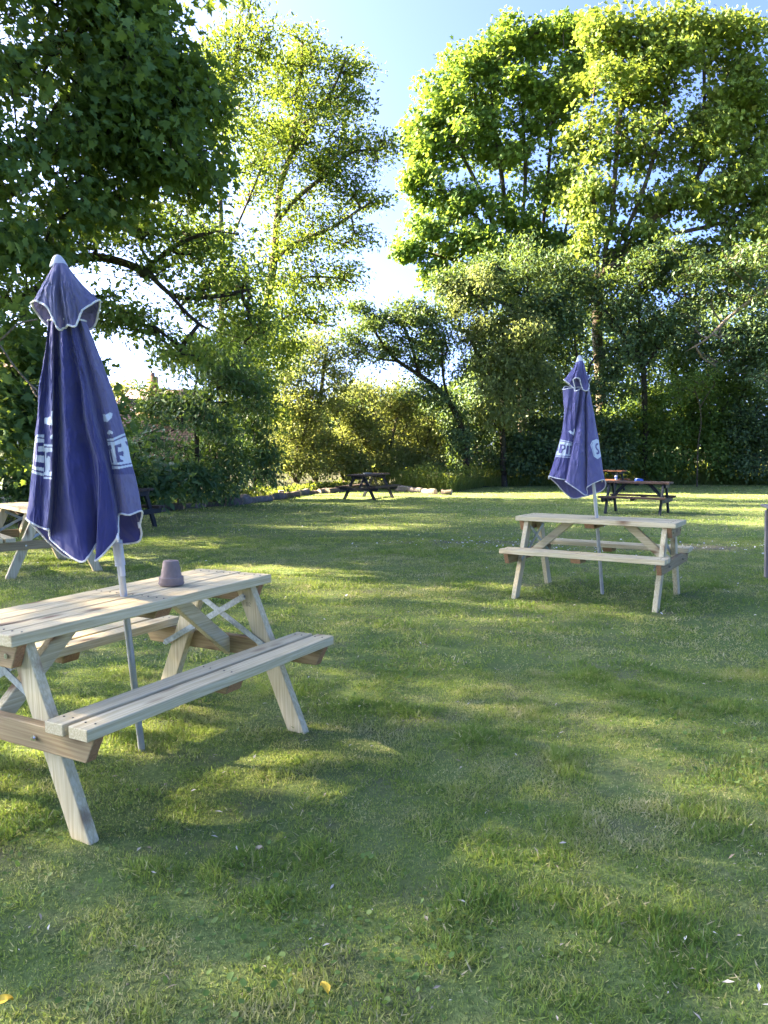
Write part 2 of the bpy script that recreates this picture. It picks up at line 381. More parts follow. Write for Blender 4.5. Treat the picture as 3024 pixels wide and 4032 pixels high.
def tree(name, label, cat, limbs, blobs, leafmat, leaf='oval', size=.12, cover=4.0, per=22, spread=.42, bark='bark',
         group=None, r0=.010, expo=.42, flat=.55, droop=.35, gap=.42, gseed=0, rmax=.5, base=None, d0=None, twig=True, min_r=.004, thick=1.0, only_leaf_part='crown', tall=0.0):
    """limbs: list of polylines of world points (first one starts at the ground);
    blobs: list of (centre, (rx, ry, rz), weight)"""
    C0 = np.array(limbs[0][0], float) if limbs else np.array(base, float)
    C0[2] = float(gz(C0[0], C0[1]))
    per = int(per * PER); spread = spread * SPR; r0 = r0 * BR
    root = empty(name, C0)
    tag(root, label, cat, group)
    # leaf count per blob from the area it covers
    cl = []
    rs = np.random.default_rng(1000 + gseed)
    full = []
    for c, r, wgt in blobs:             # every lobe of the crown breaks up into smaller clumps at its surface
        c = np.array(c, float); r = np.array(r, float)
        full.append((c, r * .80, wgt * .75))
        ns = 8 if r.max() > .8 else 4
        for _ in range(ns):
            q = rs.normal(size=3); q /= np.linalg.norm(q)
            full.append((c + q * r * rs.uniform(.62, .90), r * rs.uniform(.22, .36), wgt * 1.1))
    for c, r, wgt in full:
        c = np.array(c, float); r = np.array(r, float)
        area = math.pi * r[0] * r[2]
        nleaf = COVER * cover * wgt * area / (size * size * .38)
        n = max(4, int(nleaf / per))
        q = RNG.normal(size=(n * 3, 3)); q /= np.linalg.norm(q, axis=1, keepdims=True)
        q *= (RNG.random((n * 3, 1)) ** .45)
        p = c + q * r * (1 + .16 * RNG.normal(size=(n * 3, 1)))
        g = fbm(p[:, 0] * 1.0 + p[:, 1] * .7 + 50, p[:, 2] + p[:, 1] * .3 + 50, 1.5 * max(.5, r.mean() / 2.5), 31 + gseed, 3)
        order = np.argsort(-g + .10 * RNG.normal(size=len(g)))
        cl.append(p[order[:n]] if gap > 0 else p[:n])
    cl = np.concatenate(cl)
    cl = cl[cl[:, 2] > C0[2] + .15]
    # skeleton
    nodes, par = [], []
    fixed_r = {}
    for li, poly in enumerate(limbs or [[C0, C0 + [0, 0, .3]]]):
        pts = subdiv(poly, .5, .03)
        if not nodes: nodes.append(pts[0]); par.append(-1); prev = 0
        else:
            dd = np.linalg.norm(np.array(nodes) - pts[0], axis=1); prev = int(dd.argmin())
        for p in pts[1:]:
            nodes.append(p); par.append(prev); prev = len(nodes) - 1
    nfix = len(nodes)
    arr = np.zeros((nfix + len(cl) * 8 + 10, 3)); arr[:nfix] = nodes; cnt = nfix
    A0 = arr[:nfix]
    dist = np.array([np.linalg.norm(A0 - c, axis=1).min() for c in cl]) if len(cl) else []
    order = np.argsort(dist)
    ends = []
    par = list(par)
    for ci in order:
        c = cl[ci]; dv = arr[:cnt] - c; dd = np.linalg.norm(dv, axis=1)
        dd = dd + .45 * np.maximum(dv[:, 2], 0)          # branches rather rise than fall
        j = int(dd[:cnt].argmin()); a = arr[j].copy(); L = np.linalg.norm(c - a)
        n = max(1, min(6, int(L / .45)))
        side = RNG.normal(0, .10 * L, 3); prev = j
        for i in range(1, n + 1):
            t = i / n; p = a + (c - a) * t + side * math.sin(math.pi * t) * .6 + np.array([0, 0, -.10 * L * math.sin(math.pi * t)])
            arr[cnt] = p; par.append(prev); prev = cnt; cnt += 1
        ends.append(prev)
    par = np.array(par); count = np.zeros(cnt)
    count[np.array(ends, int)] += 1
    for i in range(cnt - 1, 0, -1): count[par[i]] += count[i]
    rad = np.minimum(r0 * thick * np.maximum(count, 1) ** expo, rmax)
    segs = []
    for i in range(1, cnt):
        p = par[i]
        rp = min(rad[p], rad[i] * 1.35) if p >= nfix or i >= nfix else rad[p]
        if rad[i] < min_r: continue
        segs.append((arr[p], arr[i], rp, rad[i]))
    g0 = arr[0].copy()
    segs.append((g0 + [0, 0, -.25], g0 + [0, 0, .25], rad[0] * 1.35, rad[0]))
    tr = tubes(segs, M[bark], "trunk", root, 6)
    # leaves
    m = len(cl) * per
    cen = np.repeat(cl, per, 0)
    if tall > 0:
        pass
    off = np.clip(RNG.normal(size=(m, 3)), -1.7, 1.7) * np.array([spread, spread, spread * flat])
    pos = cen + off
    mid = C0 * [1, 1, 0] + np.array([0, 0, cl[:, 2].mean() - 1])
    out = pos - mid; out /= np.linalg.norm(out, axis=1, keepdims=True) + 1e-9
    nrm = np.array([0, 0, 1.0]) * .75 + out * .55 + RNG.normal(size=(m, 3)) * .48
    ax = RNG.normal(size=(m, 3)) * .7 + out * .55 + np.array([0, 0, -droop]); 
    sz = size * (0.5 + .95 * RNG.random(m))
    crn = np.repeat(RNG.random(len(cl)), per)
    rnd = np.clip(.5 * crn + .5 * RNG.random(m) + 0.0, 0, 1)
    keep = pos[:, 2] > gz(pos[:, 0], pos[:, 1]) + .04
    lf = scatter(only_leaf_part, leaf, pos[keep], ax[keep], nrm[keep], sz[keep], leafmat, rnd[keep], root)
    inv = Matrix.Translation(-Vector(C0))
    for o in (tr, lf):
        o.data.transform(inv)
    return root
def LP(pts, d):         # limb from display pixels
    out = []
    for q in pts:
        out.append(P(q[0], q[1], q[2] if len(q) > 2 else d))
    return out
def TR(px, d, rest):       # trunk that starts at the ground under px
    b = P(px, 1000, d); b[2] = float(gz(b[0], d)) - .05
    return [b] + LP(rest, d)
def BL(px, py, d, rx, ry, rd, wgt=1.0):
    k = d / (1725.2)
    return (P(px, py, d), (rx * k, rd, ry * k), wgt)

# --- A: the big maple that fills the upper left
tree("maple_tree", "big dark maple filling the upper left corner with broad lobed leaves", "tree",
     [[(-8.6, 12.5, 0), (-8.4, 12.6, 3.0), (-8.0, 12.6, 5.2), (-7.4, 12.8, 7.5)],
      [(-8.0, 12.6, 5.0)] + LP([(60, 300), (140, 215), (240, 205), (330, 200)], 13.2),
      [(-8.2, 12.6, 4.2)] + LP([(20, 420), (110, 330), (200, 300), (300, 330), (400, 350)], 13.4),
      [(-7.8, 12.6, 6.0)] + LP([(60, 120), (180, 60), (260, 20), (320, -40)], 13.4),
      [(-8.4, 12.6, 3.2), (-9, 10.8, 6.0), (-9.3, 9.0, 8.0)],
      [(-8.4, 12.6, 3.8), (-10.8, 12.8, 7.0), (-12.5, 12.5, 9.0)]],
     [BL(40, 60, 13, 170, 140, 2.6), BL(215, 60, 13.3, 130, 110, 2.2, .9), BL(310, -20, 13.6, 62, 60, 1.5), BL(300, 90, 13.6, 70, 75, 1.6), BL(265, 200, 13.6, 130, 95, 2.0), BL(400, 200, 14, 62, 55, 1.3, 1.2),
      BL(400, 290, 14, 68, 85, 1.6, 1.3), BL(300, 310, 13.6, 120, 90, 1.8, 1.1), BL(385, 380, 14, 70, 45, 1.3, 1.2), BL(120, 260, 13, 140, 90, 2.2, .62), BL(60, 400, 12.6, 110, 90, 2.0, .9), BL(190, 400, 13, 95, 55, 1.6, .75),
      BL(250, -100, 13.4, 200, 70, 2.4), BL(20, 540, 12.3, 75, 60, 1.3, .8),
      ((-9.5, 9.8, 7.6), (2.0, 2.0, 1.8), .6), ((-11.5, 12.5, 8.2), (2.6, 2.4, 2.2), .6), ((-8.6, 13, 9.6), (3.5, 3, 1.8), .8)],
     M['l_maple'], 'maple', .135, 2.7, per=16, spread=.32, bark='bark_d', flat=.5, droop=.6, rmax=.30, r0=.009, gseed=3)
# --- maple sapling growth at the left edge, behind the umbrella
tree("maple_shrub", "low maple growth with sun-yellowed leaves at left edge behind umbrella", "shrub",
     [[(-6.4, 11.2, 0), (-6.2, 11.3, 1.2), (-5.7, 11.4, 2.2)], [(-6.2, 11.3, 1.2), (-5.2, 11.2, 1.6)]],
     [BL(20, 830, 11.5, 90, 90, .9, .8), BL(10, 960, 11.0, 75, 80, .8, 1.0), BL(70, 900, 11.6, 70, 80, .8, .8), BL(140, 850, 12, 70, 120, .8, .7), BL(60, 720, 12, 110, 70, .9, .6), BL(200, 930, 12.5, 70, 110, .8, .8)],
     M['l_maple'], 'maple', .13, 3.0, per=12, spread=.24, bark='bark_d', r0=.006, droop=.5, gseed=5)
# --- A2: the spreading tree with dark limbs behind the umbrella
tree("spreading_tree", "spreading tree with dark bare limbs reaching right above the left umbrella", "tree",
     [[(-9.4, 16.4, 0), (-9.2, 16.4, 2.2)] + LP([(-40, 700), (60, 640), (110, 605), (200, 590), (300, 615), (400, 680)], 16.2),
      LP([(110, 605), (160, 560), (240, 560), (330, 600), (430, 700), (520, 730)], 16.2),
      LP([(-40, 760), (20, 745), (80, 690), (150, 650), (220, 640)], 16.0),
      LP([(300, 600), (340, 560), (400, 520), (470, 500)], 16.5),
      LP([(-40, 700), (-30, 560), (60, 480), (160, 450)], 16.5),
      LP([(330, 600), (380, 640), (470, 640), (560, 620)], 17)],
     [BL(250, 480, 16.5, 120, 55, 1.6, .95), BL(400, 480, 17, 100, 65, 1.6, 1.0), BL(470, 560, 17.5, 80, 70, 1.5, 1.0), BL(330, 545, 16.5, 90, 45, 1.3, .8), BL(100, 520, 16, 110, 60, 1.6, .9),
      BL(40, 620, 16, 70, 60, 1.5, .8), BL(450, 660, 17.5, 60, 60, 1.2, .6), BL(300, 700, 16.5, 80, 35, 1.0, .35), BL(390, 760, 17, 60, 40, 1.0, .45), BL(200, 660, 16, 70, 50, 1.0, .45), BL(520, 690, 18, 60, 80, 1.3, .8),
      ((-11.5, 15.5, 6.0), (2.6, 2.4, 2.2), .8)],
     M['l_ash'], 'oval', .12, 2.5, per=20, spread=.36, bark='bark_d', flat=.45, rmax=.26, r0=.0105, gseed=8)
tag(tree("bare_branch_shrub", "grey leafless branch leaning in at the left edge beside the umbrella", "shrub",
     [[(-6.9, 10.2, 0)] + LP([(-60, 700), (-10, 735), (30, 790), (65, 830), (85, 850), (105, 900)], 10.0), LP([(65, 830), (85, 860), (130, 855)], 10.0), LP([(85, 850), (120, 930), (125, 960)], 10.0), LP([(-60, 780), (0, 735), (40, 700), (80, 690)], 10.0)],
     [BL(-60, 700, 10, 40, 30, .3, .3)], M['l_maple'], 'maple', .10, 1, per=6, spread=.2, bark='bark_l', r0=.016, rmax=.03))
# off to the left, out of the picture: maples added to filter the sun
for k, (x, y, h, r) in enumerate([(-24, 5.5, 17, 4.6), (-27, 13, 19, 5.0), (-25, 20.5, 19, 5.0), (-27, 27.5, 20, 4.8), (-17, -1, 12, 4.0)]):
    tree("maple_tree", ["tall maple beyond the left edge, second of its row from the viewer", "tallest maple in the middle of the row beyond the left edge", "maple beyond the left edge, level with the log border", "hindmost maple of the row beyond the left edge", "maple nearest the viewer in the row beyond the left edge"][k], "tree",
         [[(x, y, 0), (x + .1, y, 4), (x, y + .2, h * .6), (x + .2, y, h * .85)], [(x, y, 5), (x + 2, y - 1.6, h * .6)], [(x, y, 5), (x - 2, y + 1.8, h * .62)]],
         [((x, y, h * .66), (r, r, h * .26), 1.0), ((x + 1, y - 2, h * .45), (r * .7, r * .8, h * .2), .9), ((x - .6, y + 2, h * .5), (r * .8, r * .8, h * .2), .9), ((x, y, h * .86), (r * .7, r * .7, h * .14), 1.0)],
         M['l_maple'], 'oval', .26, (.75, .95, 1.5, 1.6, .6)[k], per=10, spread=.75, bark='bark_d', gseed=20 + k, r0=.02, rmax=.35, gap=0, group="maples in a row beyond the left edge")

tree("maple_tree", "small dense maple just beyond the left edge beside the nearest table", "tree",  # out of view, added to keep sun off the near table and umbrella
     [[(-10.8, 6.6, 0), (-10.7, 6.6, 2.0), (-10.6, 6.8, 5.0)], [(-10.7, 6.6, 2.0), (-9.6, 6.2, 4.4)], [(-10.7, 6.6, 2.4), (-11.8, 7.4, 5.4)]],
     [((-10.6, 6.6, 5.6), (2.4, 2.6, 2.6), 1.0), ((-9.4, 5.8, 4.2), (1.6, 1.8, 1.6), 1.0), ((-11.6, 8.2, 7.2), (2.0, 2.2, 1.8), .9), ((-11, 5.2, 6.6), (2.0, 1.8, 2.0), .9), ((-9.6, 7.4, 3.0), (1.4, 1.6, 1.2), .8)],
     M['l_maple'], 'oval', .17, .85, per=12, spread=.4, bark='bark_d', gseed=27, gap=0)

# --- B: tall sparse trees with bright leaves
tree("slender_tree", "slender sparse tree with thin straight stem beside the dark maple", "tree",
     [TR(482, 26, [(480, 850), (478, 700), (480, 540), (476, 420), (482, 330), (495, 230), (510, 120), (520, 20)]),
      LP([(480, 560), (520, 470), (550, 400), (575, 330)], 26), LP([(480, 700), (520, 600), (545, 520)], 26), LP([(478, 520), (450, 440), (440, 420)], 26), LP([(495, 230), (470, 180), (450, 110)], 26)],
     [BL(520, 30, 26, 48, 55, 1.2, .42), BL(470, 115, 26, 40, 35, 1.0, .45), BL(540, 110, 26, 50, 50, 1.2, .6), BL(505, 190, 26, 60, 50, 1.4, .95), BL(530, 280, 26, 55, 60, 1.4, .8), BL(535, 400, 26, 50, 60, 1.4, .5),
      BL(440, 500, 26.5, 45, 50, 1.2, .6), BL(520, 600, 26, 60, 60, 1.4, .9), BL(510, 730, 25, 70, 85, 1.4, 1.3), BL(500, 840, 24.5, 65, 75, 1.2, 1.2), BL(450, 770, 24.5, 50, 60, 1.2, .9)],
     M['l_lime'], 'oval', .135, 2.3, per=18, spread=.38, bark='bark', r0=.011, flat=.5, gseed=12, rmax=.13)
tree("tall_tree", "tall airy tree with dark leaning trunk left of the sky gap", "tree",
     [TR(556, 28, [(556, 850), (562, 740), (578, 650), (592, 560), (598, 480), (606, 400), (628, 330), (640, 250), (650, 160), (655, 80)]),
      LP([(570, 700), (610, 690), (640, 672)], 28), LP([(598, 480), (640, 430), (700, 380), (760, 330), (820, 325)], 28), LP([(606, 400), (570, 340), (545, 280)], 28),
      LP([(620, 350), (670, 270), (720, 190), (750, 120)], 28), LP([(592, 560), (650, 520), (720, 490), (780, 450)], 28), LP([(582, 630), (650, 600), (720, 600), (760, 610)], 28), LP([(598, 480), (560, 440), (530, 400)], 28)],
     [BL(648, 110, 28, 38, 50, 1.4, .8), BL(600, 170, 28, 60, 55, 1.5, .9), BL(700, 170, 28.5, 60, 60, 1.5, .8), BL(762, 150, 28.5, 38, 45, 1.1, .6), BL(640, 260, 28, 90, 60, 2, 1.0), BL(755, 235, 28.5, 45, 50, 1.3, .8),
      BL(570, 300, 27.5, 60, 60, 1.5, .9), BL(700, 320, 28, 90, 60, 2, 1.0), BL(780, 340, 28.5, 45, 45, 1.2, .8), BL(832, 318, 28.5, 30, 14, .5, .6), BL(640, 400, 28, 90, 60, 2, .8), BL(745, 420, 28.5, 60, 50, 1.6, 1.0), BL(805, 432, 28.5, 22, 16, .5, .5),
      BL(700, 500, 28.5, 85, 45, 1.8, 1.0), BL(772, 515, 28.5, 32, 28, .8, .8), BL(610, 520, 28, 60, 50, 1.6, .65), BL(640, 600, 28, 75, 50, 1.6, .9), BL(730, 600, 28.5, 48, 35, 1.2, .8), BL(600, 690, 28, 50, 50, 1.4, .6), BL(680, 672, 28.5, 55, 35, 1.2, .7), BL(560, 780, 27, 55, 80, 1.4, 1.2), BL(620, 760, 27.5, 40, 50, 1.2, .7), BL(560, 860, 27, 60, 60, 1.3, 1.2)],
     M['l_lime'], 'oval', .135, 2.5, per=18, spread=.40, bark='bark', r0=.0115, flat=.45, gseed=14, rmax=.27)
# --- C: laurels and mixed shrubs behind the log border
lau = [("dense dark laurel shrub touching the left umbrella's right side", 300, 1010, 17.6, 75, 85, 1.0), ("dark laurel shrub behind the first pale log", 385, 1000, 20.5, 75, 85, 1.0),
       ("laurel shrub with drooping leaves below the tiled roofs", 460, 960, 22.5, 70, 110, 1.0), ("tall laurel shrub at the dark end of the log border", 545, 920, 25.5, 60, 150, 1.1), ("laurel shrub hidden low behind the left umbrella", 215, 1000, 15.5, 90, 90, 1.0), ("dark laurel shrub at the left edge behind the cut-off pine table", 40, 1010, 14.5, 100, 80, 1.1)]
for i, (lb, px, py, d, rx, ry, wg) in enumerate(lau):
    b = P(px, 1000, d)
    tree("laurel_shrub", lb, "shrub", [[(b[0], d, float(gz(0, d))), (b[0] + .1, d, .8), (b[0], d, 1.6)], [(b[0], d, .3), (b[0] - .7, d, 1.5)], [(b[0], d, .3), (b[0] + .8, d - .2, 1.4)]],
         [BL(px, py, d, rx, ry * .8, 1.1, wg), BL(px - rx * .4, py + 25, d - .5, rx * .6, ry * .55, .8, wg), BL(px + rx * .4, py + 35, d - .4, rx * .6, ry * .5, .8, wg), BL(px, 1040, d - .6, rx, 35, .7, 1.0)],
         M['l_laurel'], 'long' if i != 0 else 'oval', .18, 2.8, per=14, spread=.25, bark='bark_d', r0=.008, droop=.7, group="laurel shrubs behind the log border", gseed=40 + i)
tree("ash_sapling", "young ash with drooping leaves in front of the tiled roofs", "shrub",
     [TR(425, 21, [(425, 950), (420, 850), (440, 760), (450, 700)]), LP([(425, 900), (470, 840), (520, 800)], 21), LP([(422, 880), (370, 860), (330, 850)], 21)],
     [BL(440, 790, 21, 55, 60, .9, .8), BL(400, 900, 20, 50, 40, .7, .5), BL(330, 950, 19, 60, 35, .7, .7), BL(470, 900, 21, 50, 50, .8, .8), BL(500, 800, 21.5, 60, 60, .9, 1.0), BL(360, 850, 21, 55, 28, .7, .42), BL(430, 890, 21, 70, 40, .8, .55), BL(300, 880, 20, 45, 30, .7, .4), BL(540, 860, 22, 40, 70, .8, 1.0)],
     M['l_laurel'], 'long', .17, 2.6, per=16, spread=.28, bark='bark_d', r0=.008, droop=.6, gseed=50)
# --- D: sunlit bushes in the middle
dd = [("loose pale twiggy bush left of the centre, sky showing through", 680, 790, 33, 95, 95, .75, 'l_haw'), ("bright yellow-green bush just left of the distant black picnic bench", 640, 930, 31.5, 60, 105, 1.0, 'l_bush'),
      ("sunlit bush right behind the distant black picnic bench", 745, 935, 33, 75, 95, .9, 'l_bush'), ("half-lit bush below the leaning ivy tree", 835, 915, 33.5, 60, 100, .9, 'l_bush'), ("lit bush beside the trunk of the leaning tree", 905, 945, 34, 55, 75, .9, 'l_bush')]
for i, (lb, px, py, d, rx, ry, wg, mt_) in enumerate(dd):
    b = P(px, 1000, d)
    tree("bush", lb, "bush", [[(b[0], d, -.3), (b[0] + .1, d, 1.0), (b[0] - .2, d, 2.2)], [(b[0], d, 0), (b[0] - .9, d, 1.8)], [(b[0], d, 0), (b[0] + 1.0, d + .2, 1.9)], LP([(px, 1000), (px + 20, py), (px + 40, py - ry * .8)], d)],
         [BL(px, py, d, rx, ry, 1.4, wg), BL(px - rx * .5, py + 30, d - .6, rx * .6, ry * .6, 1.0, wg), BL(px + rx * .5, py - 15, d + .3, rx * .6, ry * .6, 1.0, wg), BL(px, 1005, d - .9, rx, 30, .8, 1.0 if i else 0.1)],
         M[mt_], 'oval', .12, 2.6, per=16, spread=.32, bark='bark', r0=.010, droop=.2, group="bushes in the middle of the far edge", gseed=60 + i)
tree("far_tree", "pale round tree far beyond the central bushes", "tree", [[(*P(810, 1000, 62)[:2], -.3), tuple(P(812, 880, 62))]],
     [BL(815, 865, 62, 75, 50, 3, 1.4), BL(760, 880, 63, 60, 40, 3, 1.2), BL(880, 885, 63, 60, 35, 3, 1.2)], M['l_far'], 'oval', .26, 3.2, per=14, spread=.8, r0=.03, gseed=70)
tree("far_tree", "small pale tree far off above the tiled roof", "tree", [[(*P(262, 1000, 70)[:2], -.3), tuple(P(262, 860, 70))]],
     [BL(262, 850, 70, 45, 28, 3, 1.3)], M['l_far'], 'oval', .28, 3.2, per=14, spread=.9, r0=.03, gseed=71)
# --- E0: leaning ivy-clad tree
tree("leaning_tree", "dark tree leaning left over the central bushes with ivy-clad trunk", "tree",
     [TR(1012, 33, [(1005, 960), (985, 895), (950, 845), (905, 810), (860, 780), (825, 740), (800, 700)]), LP([(985, 895), (960, 830), (955, 760)], 33), LP([(905, 810), (890, 750), (870, 700)], 33), LP([(860, 780), (820, 775), (780, 760)], 33)],
     [BL(795, 695, 33, 65, 36, 1.2, 1.2), BL(870, 690, 33, 90, 48, 1.6, 1.6), BL(845, 755, 33, 100, 42, 1.4, 1.1), BL(930, 750, 33, 65, 70, 1.5, 1.5), BL(760, 740, 33, 45, 30, 1.2, .8), BL(900, 830, 33.4, 60, 50, 1.2, .8), BL(960, 850, 32.8, 30, 40, .6, .8), BL(1000, 940, 32.8, 26, 60, .6, 1.2), BL(770, 660, 33, 25, 12, .5, .6)],
     M['l_dark'], 'oval', .14, 2.4, per=14, spread=.28, bark='bark_d', r0=.011, rmax=.17, flat=.5, gseed=72)
# --- E: dense ivy and hawthorn
tree("hawthorn_tree", "dense hawthorn with pale drooping sprays right of the leaning tree", "tree",
     [TR(1090, 33.5, [(1085, 900), (1090, 780), (1080, 680)]), LP([(1088, 850), (1140, 760), (1160, 680)], 33.5), LP([(1088, 850), (1040, 780), (1010, 720)], 33.5)],
     [BL(985, 640, 33, 35, 40, 1.2, .8), BL(1040, 610, 32.6, 40, 36, 1.0, .8), BL(1030, 720, 33, 60, 60, 1.4, .9), BL(1100, 730, 32.6, 80, 70, 1.4, 1.2), BL(1060, 800, 32.6, 85, 60, 1.4, 1.2), BL(1150, 820, 33, 60, 70, 1.4, 1.0), BL(1090, 880, 33, 80, 50, 1.3, .9)],
     M['l_haw'], 'oval', .145, 2.5, per=15, spread=.27, bark='bark_d', r0=.011, droop=.9, flat=.9, gseed=73, rmax=.22)
tree("ivy_tree", "rounded dark green ivy-covered tree behind the hawthorn", "tree",
     [TR(1150, 35.5, [(1150, 850), (1140, 720), (1130, 600)]), LP([(1145, 780), (1200, 700), (1215, 620)], 35.5)],
     [BL(1000, 650, 33.6, 70, 75, 1.5, 1.2), BL(1060, 610, 34.2, 75, 60, 1.8, 1.3), BL(1120, 560, 35.5, 50, 60, 2, 1.1), BL(1180, 610, 35.5, 60, 80, 2, 1.3), BL(1190, 700, 35, 65, 90, 2, 1.5), BL(1120, 680, 35.5, 100, 80, 2, 1.3), BL(1190, 830, 35, 60, 90, 1.6, 1.3), BL(1070, 850, 35.5, 80, 110, 1.6, 1.3), BL(1010, 930, 35, 50, 80, 1.4, 1.2), BL(1160, 950, 35, 90, 60, 1.2, 1.2)],
     M['l_dark'], 'oval', .165, 2.6, per=14, spread=.34, bark='bark_d', r0=.012, flat=.8, gseed=74, rmax=.3)
# --- F, G: the two big sycamores
tree("sycamore_tree", "round-headed green sycamore, left of the two tall trees on the right", "tree",
     [TR(1130, 41, [(1125, 800), (1115, 680), (1105, 600)]),
      LP([(1110, 640), (1075, 520), (1040, 420), (1000, 340), (960, 280)], 41), LP([(1108, 620), (1095, 480), (1080, 350), (1065, 240), (1060, 140)], 41), LP([(1112, 640), (1125, 500), (1135, 380), (1130, 250), (1140, 120)], 41),
      LP([(1118, 680), (1160, 560), (1180, 420), (1190, 300), (1200, 150)], 41), LP([(1118, 690), (1190, 600), (1225, 480), (1240, 360), (1245, 200)], 41), LP([(1085, 560), (1020, 520), (960, 500), (900, 480)], 41), LP([(1075, 520), (1000, 440), (930, 400)], 41), LP([(1112, 660), (1020, 580), (940, 550), (880, 540)], 41)],
     [BL(920, 300, 41, 50, 60, 1.8, 1.1), BL(905, 390, 41, 38, 60, 1.5, 1.1), BL(960, 220, 41, 60, 50, 2, 1.1), BL(1010, 150, 41, 50, 40, 1.8, 1.1), BL(1055, 125, 41, 22, 45, 1.0, 1.1), BL(1095, 100, 41, 28, 55, 1.2, 1.2), BL(1145, 95, 41, 26, 55, 1.2, 1.2), BL(1200, 90, 41, 45, 55, 1.6, 1.1),
      BL(1260, 110, 41.5, 50, 60, 1.8, 1.0), BL(1080, 200, 41, 90, 70, 2.4, 1.0), BL(1190, 210, 41, 80, 80, 2.4, 1.0), BL(1000, 300, 40.5, 90, 70, 2.4, .95), BL(1120, 330, 41, 100, 70, 2.6, .75), BL(980, 420, 40.5, 85, 60, 2.2, .85), BL(1090, 450, 41, 90, 50, 2.4, .6),
      BL(1220, 400, 41.5, 70, 90, 2.2, .7), BL(920, 495, 40.5, 50, 30, 1.6, .8), BL(880, 545, 40.5, 32, 14, .9, .8), BL(1000, 530, 40.5, 90, 40, 1.8, .8), BL(960, 600, 40.5, 50, 30, 1.4, .8), BL(1180, 520, 41, 80, 50, 2.0, .7), BL(1060, 560, 40, 90, 60, 2.0, .9), BL(1240, 600, 40, 60, 70, 2.0, .7), BL(1150, 600, 40, 90, 60, 2, .7)],
     M['l_syc'], 'maple', .20, 2.5, per=18, spread=.40, bark='bark', r0=.0135, expo=.44, flat=.65, gseed=80, rmax=.34, droop=.5)
tree("sycamore_tree", "broad sycamore with yellowing crown top at the upper right", "tree",
     [TR(1300, 37, [(1298, 850), (1290, 720), (1292, 600)]),
      LP([(1292, 620), (1262, 560), (1240, 500), (1228, 480), (1180, 470)], 37), LP([(1292, 600), (1288, 500), (1280, 400), (1275, 280), (1290, 150)], 37), LP([(1295, 610), (1320, 480), (1330, 360), (1340, 240), (1345, 120)], 37),
      LP([(1300, 600), (1360, 480), (1400, 380), (1430, 260), (1450, 120)], 37), LP([(1300, 600), (1380, 500), (1470, 420), (1540, 330), (1580, 200)], 37), LP([(1300, 590), (1400, 520), (1480, 500), (1560, 480), (1620, 440)], 36.5),
      LP([(1330, 580), (1420, 545), (1500, 540)], 36.5), LP([(1380, 500), (1500, 400), (1520, 250), (1520, 120)], 37)],
     [BL(1300, 80, 37, 45, 45, 1.6, 1.0), BL(1370, 70, 37, 60, 45, 1.8, 1.2), BL(1450, 60, 37, 60, 45, 1.8, 1.2), BL(1530, 75, 37, 55, 55, 1.8, 1.2), BL(1600, 110, 37, 42, 60, 1.6, 1.1), BL(1330, 170, 37, 80, 60, 2.2, 1.0), BL(1440, 170, 37, 90, 65, 2.4, 1.1), BL(1560, 210, 37, 75, 80, 2.2, 1.1),
      BL(1640, 260, 37, 40, 110, 1.8, 1.0), BL(1290, 290, 37, 60, 70, 1.9, .7), BL(1400, 300, 37, 90, 65, 2.4, .75), BL(1520, 320, 37, 85, 65, 2.2, .9), BL(1620, 380, 36.5, 60, 80, 1.9, 1.0), BL(1260, 400, 37, 60, 50, 1.6, .45), BL(1400, 420, 37, 90, 50, 2.2, .5), BL(1530, 440, 36.5, 90, 50, 2.0, .85), BL(1630, 500, 36, 60, 60, 1.8, .9), BL(1270, 500, 37, 50, 50, 1.5, .4), BL(1350, 520, 37, 60, 35, 1.4, .4), BL(1420, 560, 37, 80, 60, 1.8, .7), BL(1540, 560, 37, 80, 60, 1.8, .8), BL(1630, 600, 36.5, 50, 70, 1.6, .9), BL(1330, 620, 37.5, 60, 60, 1.6, .6)],
     M['l_yel'], 'maple', .19, 2.5, per=18, spread=.40, bark='bark', r0=.0135, expo=.44, flat=.65, gseed=84, rmax=.38, droop=.5)
# --- H: darker trees on the right, under the sycamores
tree("dark_tree", "dark tree at the right edge with a sloping pale limb", "tree",
     [[(16.6, 33.5, -.3), (16.5, 33.5, 3.0)] + LP([(1665, 640), (1660, 560)], 33.5), LP([(1670, 610), (1620, 650), (1570, 690), (1530, 730), (1480, 760)], 33), LP([(1665, 640), (1600, 600), (1560, 540)], 33.5)],
     [BL(1600, 560, 33.5, 70, 50, 1.8, 1.1), BL(1640, 660, 33.5, 50, 80, 1.6, .9), BL(1540, 620, 34, 70, 50, 1.8, .9), BL(1640, 780, 33.5, 50, 70, 1.5, 1.0), BL(1560, 760, 34, 70, 60, 1.6, 1.1), BL(1500, 700, 34.5, 60, 60, 1.6, .9), BL(1620, 720, 34, 60, 60, 1.6, 1.0)],
     M['l_dark'], 'oval', .16, 2.3, per=15, spread=.32, bark='bark_l', r0=.012, rmax=.24, gseed=90)
tree("dark_tree", "dark understorey tree below the yellowing sycamore", "tree",
     [TR(1395, 35, [(1392, 850), (1385, 740), (1375, 640)]), LP([(1390, 800), (1450, 700), (1480, 640)], 35), LP([(1388, 780), (1330, 700), (1290, 650)], 35)],
     [BL(1330, 640, 35, 60, 60, 1.8, .7), BL(1400, 560, 35, 55, 70, 1.8, .8), BL(1480, 600, 35, 50, 90, 1.8, .8), BL(1360, 690, 35, 80, 60, 1.8, .8), BL(1440, 720, 35, 85, 75, 1.8, 1.0), BL(1340, 780, 35, 60, 60, 1.5, .75), BL(1270, 620, 35.5, 40, 70, 1.4, .6)],
     M['l_dark'], 'oval', .165, 2.4, per=15, spread=.33, bark='bark_d', r0=.012, gseed=91, rmax=.25)
